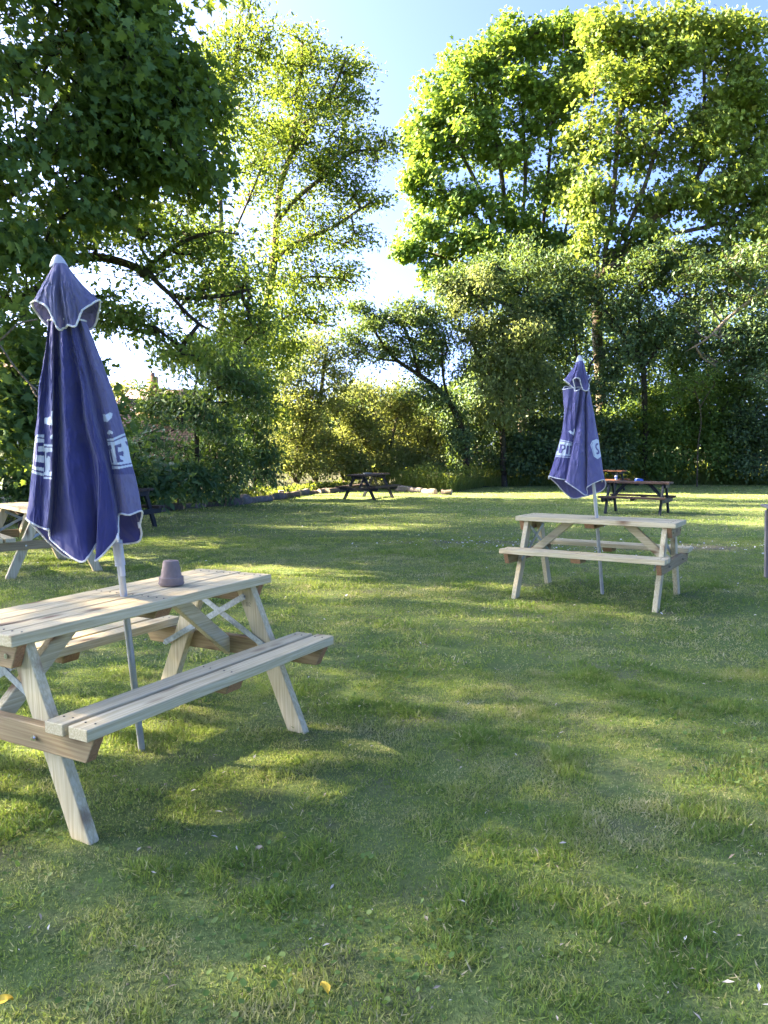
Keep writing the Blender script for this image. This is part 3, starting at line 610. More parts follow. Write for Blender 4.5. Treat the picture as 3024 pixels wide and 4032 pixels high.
tree("thin_tree", "thin dark-stemmed tree directly behind the right umbrella", "tree",
     [TR(1262, 34.5, [(1262, 880), (1275, 790), (1300, 770), (1330, 800)]), LP([(1262, 860), (1245, 760), (1235, 680)], 34.5)],
     [BL(1245, 700, 34.5, 40, 60, 1.2, .8), BL(1320, 850, 34.5, 60, 40, 1.4, .9), BL(1250, 880, 34.5, 50, 60, 1.3, 1.1), BL(1310, 800, 35, 30, 25, .9, .4)],
     M['l_dark'], 'oval', .16, 2.4, per=14, spread=.3, bark='bark_d', r0=.012, gseed=92, rmax=.14)
sh = [("dark shrub behind the far reddish picnic bench", 1300, 930, 35.5, 70, 80), ("shrub with a few sunlit leaves, right of the far benches", 1380, 900, 36, 70, 100), ("tall soft green shrub behind the thin sapling", 1470, 870, 36, 75, 130),
      ("round grey-green shrub right of the thin sapling", 1550, 880, 36, 70, 120), ("dark shrub at the right end of the far edge", 1630, 890, 35.5, 65, 125), ("low dark shrub under the hawthorn", 1150, 950, 34.8, 90, 60)]
for i, (lb, px, py, d, rx, ry) in enumerate(sh):
    b = P(px, 1000, d)
    tree("woodland_shrub", lb, "shrub", [[(b[0], d, -.3), (b[0] + .1, d, 1.2), (b[0] - .2, d, 2.6)], [(b[0], d, .2), (b[0] - 1, d, 2.0)], [(b[0], d, .2), (b[0] + 1.0, d + .2, 2.2)]],
         [BL(px, py, d, rx, ry * .85, 1.5, 1.15), BL(px - rx * .5, py + 45, d - .7, rx * .7, ry * .5, 1.1, 1.1), BL(px + rx * .5, py + 30, d - .4, rx * .7, ry * .55, 1.1, 1.0), BL(px, 1000, d - .8, rx * 1.1, 36, .8, 1.1)],
         M['l_dark'] if i in (0, 4, 5) else M['l_ash'], 'oval', .155, 2.5, per=14, spread=.32, bark='bark_d', r0=.010, droop=.3, flat=.6, group="shrubs along the right of the far edge", gseed=100 + i)
tree("sapling", "thin pale leafless-stemmed sapling before the right-hand shrubs", "tree",
     [TR(1507, 33.4, [(1508, 960), (1514, 920), (1512, 880), (1500, 840)]), LP([(1512, 880), (1530, 850), (1545, 830)], 33.4)],
     [BL(1500, 830, 33.4, 50, 35, .9, .6), BL(1460, 850, 33.4, 35, 25, .7, .5)], M['l_ash'], 'oval', .11, 2.4, per=14, spread=.3, bark='bark', r0=.012, rmax=.026, gseed=110)

# the far-off wood that closes the view behind the single trees: one mass
n = 95000
x = RNG.uniform(-30, 36, n); y = RNG.uniform(44, 52, n)
h = 3.0 + 3.0 * fbm(x, y * 0, 4, 77) + np.clip((x - 2) * .75, 0, 5.5)
h = np.where(x < -14, 1.6, h); h = np.where((x > -14) & (x < 3), np.minimum(h, 4.2), h)
z = -.3 + h * RNG.random(n) ** .8
pos = np.stack([x, y, z], 1)
o = scatter("distant_wood", 'oval', pos, RNG.normal(size=(n, 3)) + [0, 0, -.2], RNG.normal(size=(n, 3)) * .6 + [0, -.3, .8], .34 * (0.6 + .8 * RNG.random(n)), M['l_dark'], RNG.random(n))
tag(o, "dark wood seen through gaps behind the nearer trees", "wood", kind='stuff')
# low leafy growth along the edge of the lawn
def edge_points(n, depth, x0=-11, x1=19):
    x = RNG.uniform(x0, x1, n); return x, edge_far(x) + .15 + depth * RNG.random(n) ** 1.2
x, y = edge_points(30000, 2.6)
clump = fbm(x, y, .8, 55)
hh = np.where(x < -1.5, .24, .85) * (.35 + 1.2 * clump)
pos = np.stack([x, y, gz(x, y) + .03 + hh * RNG.random(len(x)) ** .7], 1)
o = scatter("undergrowth", 'oval', pos, RNG.normal(size=(len(x), 3)) + [0, 0, .25], RNG.normal(size=(len(x), 3)) * .5 + [0, 0, .8], .105 * (0.5 + RNG.random(len(x))), M['l_nettle'], np.clip(RNG.random(len(x)) * .8 + (clump - .5), 0, 1))
tag(o, "nettles and ivy along the far edge of the lawn", "undergrowth", kind='stuff')
x, y = edge_points(16000, 1.5, 0.5, 19)
hb = .30 + .65 * fbm(x, y, .7, 58)
o = scatter("tall_grass", 'blade', np.stack([x, y, gz(x, y)], 1), RNG.normal(size=(len(x), 3)) * .30 + [0, 0, 1], RNG.normal(size=(len(x), 3)), hb * (.5 + .8 * RNG.random(len(x))), M['l_nettle'], RNG.random(len(x)) * .6 + .4, width=np.full(len(x), .014))
tag(o, "long uncut grass at the far edge of the lawn", "grass", kind='stuff')

# ------------------------------------------------------------------ grass
def blades(name, n, ymin, ymax, hmean, wd, label, power=1.0, seed=1):
    u = RNG.random(n)
    y = (ymin ** 2 + (ymax ** 2 - ymin ** 2) * u) ** .5 if power == 1 else ymin + (ymax - ymin) * u
    x = RNG.uniform(-1, 1, n) * (y * .50 + .35)
    ok = (y < edge_far(x) + .3) if ymax > 14 else np.ones(n, bool)
    x, y = x[ok], y[ok]
    e = earth_mask(x, y); dens = fbm(x, y, .25, 21); patch = fbm(x, y, 1.1, 23); tuft = fbm(x, y, .16, 29, 2)
    keep = RNG.random(len(x)) < (1 - .85 * e) * np.clip(-.25 + 2.1 * dens, .12, 1)
    x, y, patch, tuft, dens = x[keep], y[keep], patch[keep], tuft[keep], dens[keep]
    n = len(x)
    h = hmean * (.45 + .7 * RNG.random(n)) * (.55 + .9 * np.clip((tuft - .35) * 2.2, 0, 1.6)) * (.75 + .6 * (patch - .3))
    big = np.clip((fbm(x, y, .42, 51, 3) - .60) * 9, 0, 1); h = h * (1 + .9 * big)
    lean = RNG.normal(size=(n, 3)) * (.62 - .2 * big)[:, None] + np.array([0, 0, .72]); lean[:, 2] = np.abs(lean[:, 2]) + .10
    dry = .6 * fbm(x, y, .42, 37) + .4 * fbm(x, y, .10, 38, 2)
    rnd = np.clip(.50 + (dry - .5) * 1.5 + RNG.normal(0, .15, n) + (patch - .5) * -.5 - .30 * big, 0, .93)
    flat = RNG.random(n) < .16; lean[flat, 2] *= .25; rnd[flat] = np.clip(.72 + .26 * RNG.random(flat.sum()), 0, 1)
    o = scatter(name, 'blade', np.stack([x, y, lawn_z(x, y) - .003], 1), lean, RNG.normal(size=(n, 3)) + [0, -.4, .5], h, M['grass'], rnd, width=wd * (.6 + .8 * RNG.random(n)) * (1 + flat * .2))
    tag(o, label, "grass", kind='stuff'); return o
def grass_mat():
    m, n, o = mat("grass_blade")
    col = ramp(n, attr(n, "rnd"), [(0, (.070, .155, .028)), (.35, (.145, .230, .046)), (.6, (.235, .280, .080)), (.78, (.32, .31, .13)), (.9, (.41, .36, .20)), (1, (.50, .46, .32))])
    p = bsdf(n, o, col, .55, 0, .3)
    t = N(n, "ShaderNodeBsdfTranslucent"); n.links.new(mix(n, .5, col, (.36, .46, .07)), t.inputs[0])
    ms = N(n, "ShaderNodeMixShader"); ms.inputs[0].default_value = .46
    n.links.new(p.outputs[0], ms.inputs[1]); n.links.new(t.outputs[0], ms.inputs[2]); n.links.new(ms.outputs[0], o.inputs[0]); return m
M['grass'] = grass_mat()
blades("lawn_grass", 330000, 1.3, 5.0, .032, .0036, "short worn lawn grass in the foreground")
blades("lawn_grass", 300000, 5.0, 13.0, .036, .0068, "short worn lawn grass around the pale benches")
blades("lawn_grass", 170000, 13.0, 36.0, .046, .014, "short green grass of the far lawn")
# broad leaved weeds in the turf
n = 26000
y = (1.4 ** 2 + (7.5 ** 2 - 1.4 ** 2) * RNG.random(n)) ** .5; x = RNG.uniform(-1, 1, n) * (y * .5 + .3)
wm = fbm(x, y, .55, 61); near = np.exp(-(((x + .25) / .45) ** 2 + ((y - 2.15) / .35) ** 2)) + np.exp(-(((x + 1.35) / .3) ** 2 + ((y - 2.75) / .25) ** 2))
ok = RNG.random(n) < np.clip((wm - .52) * 3.2, 0, 1) + near * .8
x, y = x[ok], y[ok]; n = len(x)
o = scatter("lawn_weeds", 'round', np.stack([x, y, lawn_z(x, y) + .008 + .02 * RNG.random(n)], 1), RNG.normal(size=(n, 3)) * [1, 1, .25] + [0, 0, .15], RNG.normal(size=(n, 3)) * .35 + [0, 0, 1], .017 * (.5 + 1.0 * RNG.random(n)), M['clover'], RNG.random(n))
tag(o, "clover and small broad-leaved weeds in the turf", "weeds", kind='stuff')
# bits of straw, chips and petals
M['straw'] = leaf_mat("dry_straw", [(0, (.20, .15, .10)), (.6, (.36, .30, .22)), (1, (.60, .56, .48))], (.3, .25, .15), .1, .8)
n = 1800
y = (1.4 ** 2 + (9 ** 2 - 1.4 ** 2) * RNG.random(n)) ** .5; x = RNG.uniform(-1, 1, n) * (y * .5 + .3)
o = scatter("dry_litter", 'long', np.stack([x, y, lawn_z(x, y) + .012 + .014 * RNG.random(n)], 1), RNG.normal(size=(n, 3)) * [1, 1, .2], RNG.normal(size=(n, 3)) * .3 + [0, 0, 1], .022 * (.4 + 1.2 * RNG.random(n) ** 2), M['straw'], RNG.random(n))
tag(o, "dry grass and bark bits scattered over the turf", "litter", kind='stuff')
M['petal'] = leaf_mat("white_petal", [(0, (.5, .49, .45)), (1, (.7, .7, .68))], (.5, .5, .45), .2, .7)
n = 600
x = np.concatenate([RNG.normal(4.6, 1.7, n // 2), RNG.normal(2.0, 1.2, n // 4), RNG.uniform(-6, 8, n // 4)]); y = np.concatenate([RNG.normal(11.5, .45, n // 2), RNG.normal(12.1, .4, n // 4), RNG.uniform(6, 20, n // 4)])
y = np.maximum(y, 2.5); n = len(x)
o = scatter("fallen_petals", 'round', np.stack([x, y, lawn_z(x, y) + .03], 1), RNG.normal(size=(n, 3)) * [1, 1, .3], RNG.normal(size=(n, 3)) * .5 + [0, 0, 1], .026 * (.4 + RNG.random(n)), M['petal'], RNG.random(n))
tag(o, "white daisies and petals strewn over the bare patch of lawn", "petals", kind='stuff')

# ------------------------------------------------------------------ carpentry
class Wood:
    def __init__(s): s.V, s.F, s.G, s.MI, s.n = [], [], [], [], 0
    def add(s, bm, mtx, mi=0, grain_rot=None):
        bm.verts.ensure_lookup_table(); off = Vector((random.uniform(-40, 40), random.uniform(-40, 40), random.uniform(-40, 40)))
        for v in bm.verts:
            s.G.append(tuple((v.co + off))); s.V.append(tuple(mtx @ v.co))
        for f in bm.faces: s.F.append([v.index + s.n for v in f.verts]); s.MI.append(f.material_index + mi)
        s.n += len(bm.verts); bm.free()
    def prism(s, poly, depth, mtx, bev=.0028, mi=0, endmat=None, dirx=True):
        """poly in local XY (X along the grain), thickness along local Z (centred)"""
        bm = bmesh.new()
        lo = [bm.verts.new((x, y, -depth / 2)) for x, y in poly]; hi = [bm.verts.new((x, y, depth / 2)) for x, y in poly]
        bm.faces.new(lo[::-1]); bm.faces.new(hi); k = len(poly)
        for i in range(k): bm.faces.new((lo[i], lo[(i + 1) % k], hi[(i + 1) % k], hi[i]))
        bmesh.ops.recalc_face_normals(bm, faces=bm.faces[:])
        if endmat is not None:
            for f in bm.faces:
                if abs(f.normal.x) > .35: f.material_index = endmat
        if bev: bmesh.ops.bevel(bm, geom=bm.edges[:], offset=bev, segments=1, profile=.5, affect='EDGES')
        bm.verts.index_update(); s.add(bm, mtx, mi)
    def box(s, L, W, T, mtx, **k): s.prism([(-L / 2, -W / 2), (L / 2, -W / 2), (L / 2, W / 2), (-L / 2, W / 2)], T, mtx, **k)
    def disc(s, c, r, h, axis='Z', mi=0, seg=10):
        bm = bmesh.new(); bmesh.ops.create_cone(bm, cap_ends=True, segments=seg, radius1=r, radius2=r * .85, depth=h)
        rot = {'Z': Matrix(), 'X': Matrix.Rotation(R(90), 4, 'Y'), 'Y': Matrix.Rotation(R(90), 4, 'X')}[axis]
        bm.verts.index_update(); s.add(bm, Matrix.Translation(c) @ rot, mi)
    def build(s, name, mats, parent=None):
        me = bpy.data.meshes.new(name); me.from_pydata(s.V, [], s.F)
        for m in (mats if isinstance(mats, list) else [mats]): me.materials.append(m)
        me.polygons.foreach_set("material_index", s.MI)
        a = me.attributes.new("grain", 'FLOAT_VECTOR', 'POINT'); a.data.foreach_set('vector', np.array(s.G, np.float32).ravel())
        me.update()
        return link(bpy.data.objects.new(name, me), parent)
def T(x, y, z): return Matrix.Translation((x, y, z))
def RX(a): return Matrix.Rotation(a, 4, 'X')
def RY(a): return Matrix.Rotation(a, 4, 'Y')
def RZ(a): return Matrix.Rotation(a, 4, 'Z')
def beam(p, q, W, Tk, up=(0, 0, 1)):
    """matrix whose X runs p->q and Y is 'up' made square, and the length"""
    p, q = Vector(p), Vector(q); x = (q - p).normalized(); u = Vector(up); y = (u - u.dot(x) * x).normalized(); z = x.cross(y)
    m = Matrix((x, y, z)).transposed().to_4x4(); m.translation = (p + q) / 2
    return m, (q - p).length

def picnic_table(name, label, group, woods, L=1.484, W=.498, H=.75, Hs=.467, Yo=.626, Yi=.408, Yf=.527, Xl=.663, t=.043, nb=5, straps=True, mark=False, wobble=.0015):
    top, fr, fe = woods
    root = empty(name); tag(root, label, "picnic table", group)
    bw = (W - .007 * (nb - 1)) / nb
    wd = Wood()
    for i in range(nb):
        y = -W / 2 + bw / 2 + i * (bw + .007)
        wd.box(L + random.uniform(-.004, .004), bw, t, T(random.uniform(-.002, .002), y, H - t / 2 + random.uniform(-wobble, wobble)) @ RX(random.uniform(-.006, .006)))
        for X in (-Xl - .02, 0.02, Xl + .02):
            for dy in (-.022, .024): wd.disc((X + random.uniform(-.008, .008), y + dy, H + .0012), .0042, .002, mi=1, seg=8)
    tp = wd.build("tabletop", [top, M['screw']], root)
    sw = (Yo - Yi - .026) / 2
    for sgn in (1, -1):
        wd = Wood()
        for y in (Yi + sw / 2, Yo - sw / 2):
            wd.box(L + random.uniform(-.01, .012), sw, t, T(random.uniform(-.006, .006), sgn * y, Hs - t / 2) @ RX(random.uniform(-.005, .005)))
            for X in (-Xl - .02, 0.02, Xl + .02):
                for dy in (-.02, .022): wd.disc((X + random.uniform(-.008, .008), sgn * y + dy, Hs + .0012), .0042, .002, mi=1, seg=8)
        wd.build("seat", [top, M['screw']], root)
    lw, lt = .094, t
    zb = H - t            # underside of top
    for sx in (-1, 1):
        for sy in (-1, 1):
            # leg in the plane x = const, from the foot up to the top bearer
            yt, yb = .155, Yf - .055
            a = Vector((0, sy * yb, 0)); b = Vector((0, sy * yt, zb - .004)); d = (b - a)
            hw = lw / 2 * d.length / abs(d.z)
            poly = [(sy * yb - hw, -.02), (sy * yb + hw, -.02), (sy * yt + hw, zb - .004), (sy * yt - hw, zb - .004)]
            wd = Wood()
            # grain runs along the leg : local X = up, local Y = world Y
            bm_poly = [(z, y) for y, z in poly]
            m = Matrix(((0, 0, 1, sx * (Xl - lt / 2)), (0, 1, 0, 0), (1, 0, 0, 0), (0, 0, 0, 1)))
            wd.prism(bm_poly, lt, m, bev=.003); wd.build("leg", [top if fr is M['pine_b'] else fr], root)
        X = sx * (Xl + lt / 2 + .0005)
        mm = Matrix(((0, 0, 1, X), (1, 0, 0, 0), (0, 1, 0, 0), (0, 0, 0, 1)))
        wd = Wood(); hb = .094; y1 = W / 2 - .022
        wd.prism([(-y1, zb - .001), (y1, zb - .001), (y1 - .042, zb - hb), (-y1 + .042, zb - hb)], lt, mm, endmat=1)
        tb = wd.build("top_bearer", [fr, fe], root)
        wd = Wood(); y2 = Yo - .006; z2 = Hs - t - .001
        wd.prism([(-y2, z2), (y2, z2), (y2 - .05, z2 - hb), (-y2 + .05, z2 - hb)], lt, mm, endmat=1)
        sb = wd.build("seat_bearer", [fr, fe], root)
        for sy in (-1, 1):
            zz = z2 - hb * .5; yy = .155 + (Yf - .055 - .155) * (1 - zz / zb)
            b = Wood(); b.disc((X + sx * (lt / 2 + .003), sy * yy, zz), .011, .012, 'X', seg=12); b.disc((X + sx * (lt / 2 + .010), sy * yy, zz), .006, .016, 'X', seg=8); b.build("bolt", [M['bolt']], sb)
            b = Wood(); b.disc((X + sx * (lt / 2 + .003), sy * .165, zb - hb * .5), .010, .010, 'X', seg=12); b.build("bolt", [M['bolt']], tb)
        # long wooden brace from the middle of the top down to the seat bearer
        wd = Wood(); m, ln = beam((sx * .27, 0, zb - .004), (sx * (Xl - .005), 0, Hs - t - .055), .07, t, (0, 0, 1))
        p0 = Vector((sx * .27, 0, zb)); p1 = Vector((sx * (Xl), 0, Hs - t - .02))
        hx = .055; poly = [(p0.x - sx * hx, zb - .001), (p0.x + sx * hx, zb - .001), (sx * (Xl - .001), p1.z + .01), (sx * (Xl - .001), p1.z - .085)]
        if sx < 0: poly = poly[::-1]
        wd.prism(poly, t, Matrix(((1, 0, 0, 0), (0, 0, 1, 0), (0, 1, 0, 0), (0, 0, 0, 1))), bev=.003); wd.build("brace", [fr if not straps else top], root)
        if straps:
            xs_ = sx * (Xl - lt - .003)
            for sy in (-1, 1):
                st = Wood(); xo = xs_ - sx * (.004 if sy > 0 else .009)
                m, ln = beam((xo, sy * .175, zb - .055), (xo, -sy * .40, Hs - t - .075), .028, .004, (1, 0, 0))
                st.prism([(-ln / 2, -.0022), (ln / 2, -.0022), (ln / 2, .0022), (-ln / 2, .0022)], .030, m, bev=0)
                st.disc((xo - sx * .004, sy * .175, zb - .055), .007, .008, 'X'); st.disc((xo - sx * .004, -sy * .40, Hs - t - .075), .007, .008, 'X')
                st.build("metal_strap", [M['steel']], root)
    wd = Wood(); y1 = W / 2 - .03
    mm = Matrix(((0, 0, 1, .03), (1, 0, 0, 0), (0, 1, 0, 0), (0, 0, 0, 1)))
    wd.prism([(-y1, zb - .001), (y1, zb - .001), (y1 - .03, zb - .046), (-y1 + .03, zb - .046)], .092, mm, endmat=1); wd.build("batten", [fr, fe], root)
    for sy in (-1, 1):
        wd = Wood(); ya, yb_ = sy * (Yi + .012), sy * (Yo - .012); ya, yb_ = min(ya, yb_), max(ya, yb_)
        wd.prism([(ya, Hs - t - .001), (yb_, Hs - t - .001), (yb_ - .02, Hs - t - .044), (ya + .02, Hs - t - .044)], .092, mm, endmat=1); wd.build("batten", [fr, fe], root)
    return root
def kids(o): return [c for c in bpy.data.objects if c.parent is o]
def copy_tree(o, parent=None):
    c = o.copy(); scene.collection.objects.link(c)
    if parent is not None: c.parent = parent
    for ch in kids(o): copy_tree(ch, c)
    return c
PG = "pale pine picnic tables"; DG = "dark stained picnic tables"
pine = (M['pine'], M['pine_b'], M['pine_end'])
tA = picnic_table("picnic_table", "pale pine picnic table nearest the camera, an upturned pot on its top", PG, pine)
tB = copy_tree(tA); tB['label'] = "pale pine picnic table on the right of the lawn with a leaning umbrella"
tC = copy_tree(tA); tC['label'] = "pale pine picnic table cut off by the left edge, behind the near umbrella"
tA.location = (-1.157, 3.5745, 0); tA.rotation_euler = (-.0147, -.0112, 1.0405)
tB.location = (2.026, 7.5094, -.006); tB.rotation_euler = (.012, 0, 2.6036)
tC.location = (-4.069, 9.305, float(gz(0, 9.3)) - .006); tC.rotation_euler = (0, 0, 2.259); tC.scale = (1.0, 1.04, 1)
for ch in kids(tA):
    if ch.name.startswith("leg"): leg_mark = ch
# pencilled mark on the far front leg of the near table
def strokes(name, polys, wid, mtx, m, parent):
    bm = bmesh.new()
    for pl in polys:
        for a, b in zip(pl[:-1], pl[1:]):
            a = Vector((*a, 0)); b = Vector((*b, 0)); d = (b - a).normalized(); nrm = Vector((-d.y, d.x, 0)) * wid / 2; e = d * wid * .4
            vs_ = [bm.verts.new(mtx @ v) for v in (a - e - nrm, b + e - nrm, b + e + nrm, a - e + nrm)]; bm.faces.new(vs_)
    me = bpy.data.meshes.new(name); bm.to_mesh(me); bm.free(); me.materials.append(m)
    return link(bpy.data.objects.new(name, me), parent)
xin = .663 - .043 - .0012
mk = Matrix(((0, 0, -1, xin), (-1, 0, 0, -.190), (0, 1, 0, .600), (0, 0, 0, 1)))
B12 = [[(0, 0), (0, 1), (.45, 1), (.55, .78), (.4, .55), (0, .55)], [(.4, .55), (.62, .3), (.5, 0), (0, 0)], [(.95, 0), (.95, 1)], [(1.3, .85), (1.5, 1), (1.8, .95), (1.85, .7), (1.6, .4), (1.3, .05), (1.9, .0)]]
# on the leg whose narrow edge faces the camera at the far end (+x, -y)
for ch in kids(tA):
    if ch.name.startswith("leg"):
        c = sum((Vector(v.co) for v in ch.data.vertices), Vector()) / len(ch.data.vertices)
        if c.x > 0 and c.y < 0: leg_mark = ch
strokes("pencil_mark", [[(x * .014 - .012, y * .019) for x, y in pl] for pl in B12], .0016, mk, M['ink'], leg_mark)

dk = (M['brown'], M['black'], M['black'])
t3 = picnic_table("picnic_table", "brown-topped picnic table with black legs in front of the sunlit bushes", DG, dk, L=1.95, W=.594, H=.77, Hs=.40, Yo=.70, Yi=.46, Yf=.585, Xl=.705, t=.046, straps=False)
t3.location = (-.487, 25.6, float(gz(0, 25.6)) + .03); t3.rotation_euler = (0, 0, 1.136)
t4 = picnic_table("picnic_table", "brown picnic table with a blue packet on top, behind the right umbrella", DG, dk, L=1.54, W=.51, Hs=.41, Yo=.64, Yi=.42, Yf=.54, Xl=.648, t=.046, straps=False)
t4.location = (6.036, 19.0, float(gz(0, 19)) + .005); t4.rotation_euler = (0, 0, -.539)
t5 = picnic_table("picnic_table", "farthest picnic table with sunlit orange-red top, half behind right umbrella", DG, (M['red'], M['black'], M['black']), L=1.5, Hs=.43, Xl=.60, straps=False)
t5.location = (8.305, 30.05, float(gz(0, 30)) + .05); t5.rotation_euler = (0, 0, -.673)
t6 = picnic_table("picnic_table", "brown picnic table almost hidden behind the left umbrella, one seat end showing", DG, dk, L=1.55, Hs=.40, Xl=.67, t=.046, straps=False)
t6.location = (-5.12, 14.9, float(gz(0, 15))); t6.rotation_euler = (0, 0, -.30)

# weathered table at the right edge
t7 = empty("garden_table", (3.99, 7.95, 0)); tag(t7, "weathered grey wooden table cut off by the right edge of the picture", "table")
t7.rotation_euler = (0, 0, R(-14))
wd = Wood()
for i in range(6): wd.box(.92, .128, .026, T(.40, .05 + i * .132, .775) @ RZ(0), bev=.003)
wd.build("tabletop", [M['grey']], t7)
for (x_, y_) in ((.03, .05), (.77, .05), (.03, .66), (.77, .66)):
    wd = Wood(); m, ln = beam((x_, y_, -.01), (x_ + (-.02 if x_ < .4 else .02), y_, .73), .09, .07, (0, 1, 0)); wd.box(ln, .075, .085, m); wd.build("leg", [M['grey']], t7)
for y_ in (.0, .70):
    wd = Wood(); wd.prism([(-.01, .695), (.80, .695), (.80, .762), (-.01, .762)], .022, Matrix(((1, 0, 0, 0), (0, 0, 1, y_ + .005), (0, 1, 0, 0), (0, 0, 0, 1))), bev=.002); wd.build("apron", [M['grey']], t7)

# ------------------------------------------------------------------ things on the tables
def lathe(prof, seg=48):
    V, F = [], []
    for r, z in prof:
        for i in range(seg):
            a = 2 * math.pi * i / seg; V.append((r * math.cos(a), r * math.sin(a), z))
    for k in range(len(prof) - 1):
        for i in range(seg):
            j = (i + 1) % seg; F.append((k * seg + i, k * seg + j, (k + 1) * seg + j, (k + 1) * seg + i))
    return np.array(V), np.array(F)
def lathe_obj(name, prof, m, parent, seg=48, smooth=True):
    V, F = lathe(prof, seg); o = np_mesh(name, V, F, m, parent, smooth=smooth)
    o.data.set_sharp_from_angle(angle=R(35)) if hasattr(o.data, 'set_sharp_from_angle') else None
    return o
pot_p = PF(675, 2303, 4.05)
X_, Y_, Z_ = ray(675, 2306); k_ = (CAM_H - .752) / -Z_; pl = Vector((X_ * k_, Y_ * k_, .7525))
pot = empty("plant_pot", pl); tag(pot, "upturned brown terracotta pot on its saucer on the near table", "plant pot")
pot.scale = (1.08, 1.08, 1.22)
lathe_obj("saucer", [(0, 0), (.043, 0), (.052, .004), (.0565, .011), (.0565, .014), (.052, .015), (.050, .012), (0, .012)], M['pot'], pot)
lathe_obj("pot_body", [(.0515, .0135), (.0530, .0135), (.0540, .016), (.0535, .034), (.0515, .0365), (.0465, .037), (.0455, .039), (.0340, .096), (.0310, .0995), (.008, .0995), (.006, .094), (0, .094)], M['pot'], pot)
# dish on the black bench
c = Vector((-.487, 25.6, float(gz(0, 25.6)) + .03 + .771)); tw = Matrix.Rotation(1.136, 3, 'Z')
q = c + tw @ Vector((-.10, .0, 0))
ds = empty("ashtray", q); tag(ds, "round silver ashtray on the distant brown table", "ashtray")
lathe_obj("bowl", [(0, 0.002), (.09, 0), (.135, .018), (.14, .03), (.132, .03), (.09, .010), (0, .008)], M['dish'], ds, 24)
# packet and can on the brown table
def ontop(t, x, y, z): return Vector(t.location) + Matrix.Rotation(t.rotation_euler.z, 3, 'Z') @ Vector((x, y, z))
q = ontop(t4, .06, -.14, .771)
bp = empty("blue_packet", q, .1); tag(bp, "crumpled blue packet lying on the dark table behind the right umbrella", "packet")
bm = bmesh.new(); bmesh.ops.create_cube(bm, size=1); bmesh.ops.subdivide_edges(bm, edges=bm.edges[:], cuts=3, use_grid_fill=True)
for v in bm.verts:
    v.co = Vector((v.co.x * .17, v.co.y * .10, (v.co.z + .5) * .05 * (1 - 1.1 * abs(v.co.x) ** 2)))
    v.co += Vector((random.uniform(-.006, .006), random.uniform(-.006, .006), random.uniform(0, .007) if v.co.z > .01 else 0))
me = bpy.data.meshes.new("wrapper"); bm.to_mesh(me); bm.free(); me.materials.append(M['bluecan']); link(bpy.data.objects.new("wrapper", me), bp)
bm = bmesh.new(); bmesh.ops.create_cube(bm, size=1)
for v in bm.verts: v.co = Vector((v.co.x * .05 - .04, v.co.y * .085, (v.co.z + .5) * .012 + .047))
me = bpy.data.meshes.new("label"); bm.to_mesh(me); bm.free(); me.materials.append(M['white']); link(bpy.data.objects.new("label", me), bp)
q = ontop(t4, -.50, -.05, .771)
wc = empty("drink_can", q, .2); tag(wc, "small white can standing on the dark table behind the right umbrella", "can")
lathe_obj("can_body", [(0, 0), (.024, 0), (.031, .008), (.031, .105), (.025, .116), (.024, .114), (0, .112)], M['white'], wc, 20)
lathe_obj("can_band", [(.0315, .045), (.0317, .047), (.0317, .07), (.0315, .072)], M['bluecan'], wc, 20)

# ------------------------------------------------------------------ umbrellas
def crom(P_, n):        # closed Catmull-Rom through P_ (k, m) sampled n times, centripetal-ish by index
    k = len(P_); t = np.linspace(0, k, n, endpoint=False); i = np.floor(t).astype(int); f = (t - i)[:, None]
    p0, p1, p2, p3 = P_[(i - 1) % k], P_[i % k], P_[(i + 1) % k], P_[(i + 2) % k]
    tt = .42
    m1 = (p2 - p0) * tt; m2 = (p3 - p1) * tt
    return (2 * f ** 3 - 3 * f ** 2 + 1) * p1 + (f ** 3 - 2 * f ** 2 + f) * m1 + (-2 * f ** 3 + 3 * f ** 2) * p2 + (f ** 3 - f ** 2) * m2, t
def inpoly(x, y, poly):
    p = np.array(poly, float); ins = np.zeros(x.shape, bool); j = len(p) - 1
    for i in range(len(p)):
        xi, yi = p[i]; xj, yj = p[j]
        if yi != yj:
            c = ((yi > y) != (yj > y)) & (x < (xj - xi) * (y - yi) / (yj - yi) + xi); ins ^= c
        j = i
    return ins
def lift(u, v_, org, sc, d, dep):
    """(u, v_) are plan coordinates of the cloth seen from the front, dep metres towards the camera"""
    fx = org[0] + u * sc; fy = org[1] + v_ * sc
    X = (fx - 1512) / FPX; U = (2016 - fy) / FPX; Y = CP + U * SP; Z = -SP + U * CP
    dd_ = d - dep
    k = dd_ / Y
    # keep the width the cloth has at distance d, whatever its depth
    k0 = d / Y
    return np.stack([X * k0 * (1 - .5 * dep / d), np.broadcast_to(dd_, np.shape(X)), CAM_H + Z * k0 * (1 - .0 * dep)], -1)
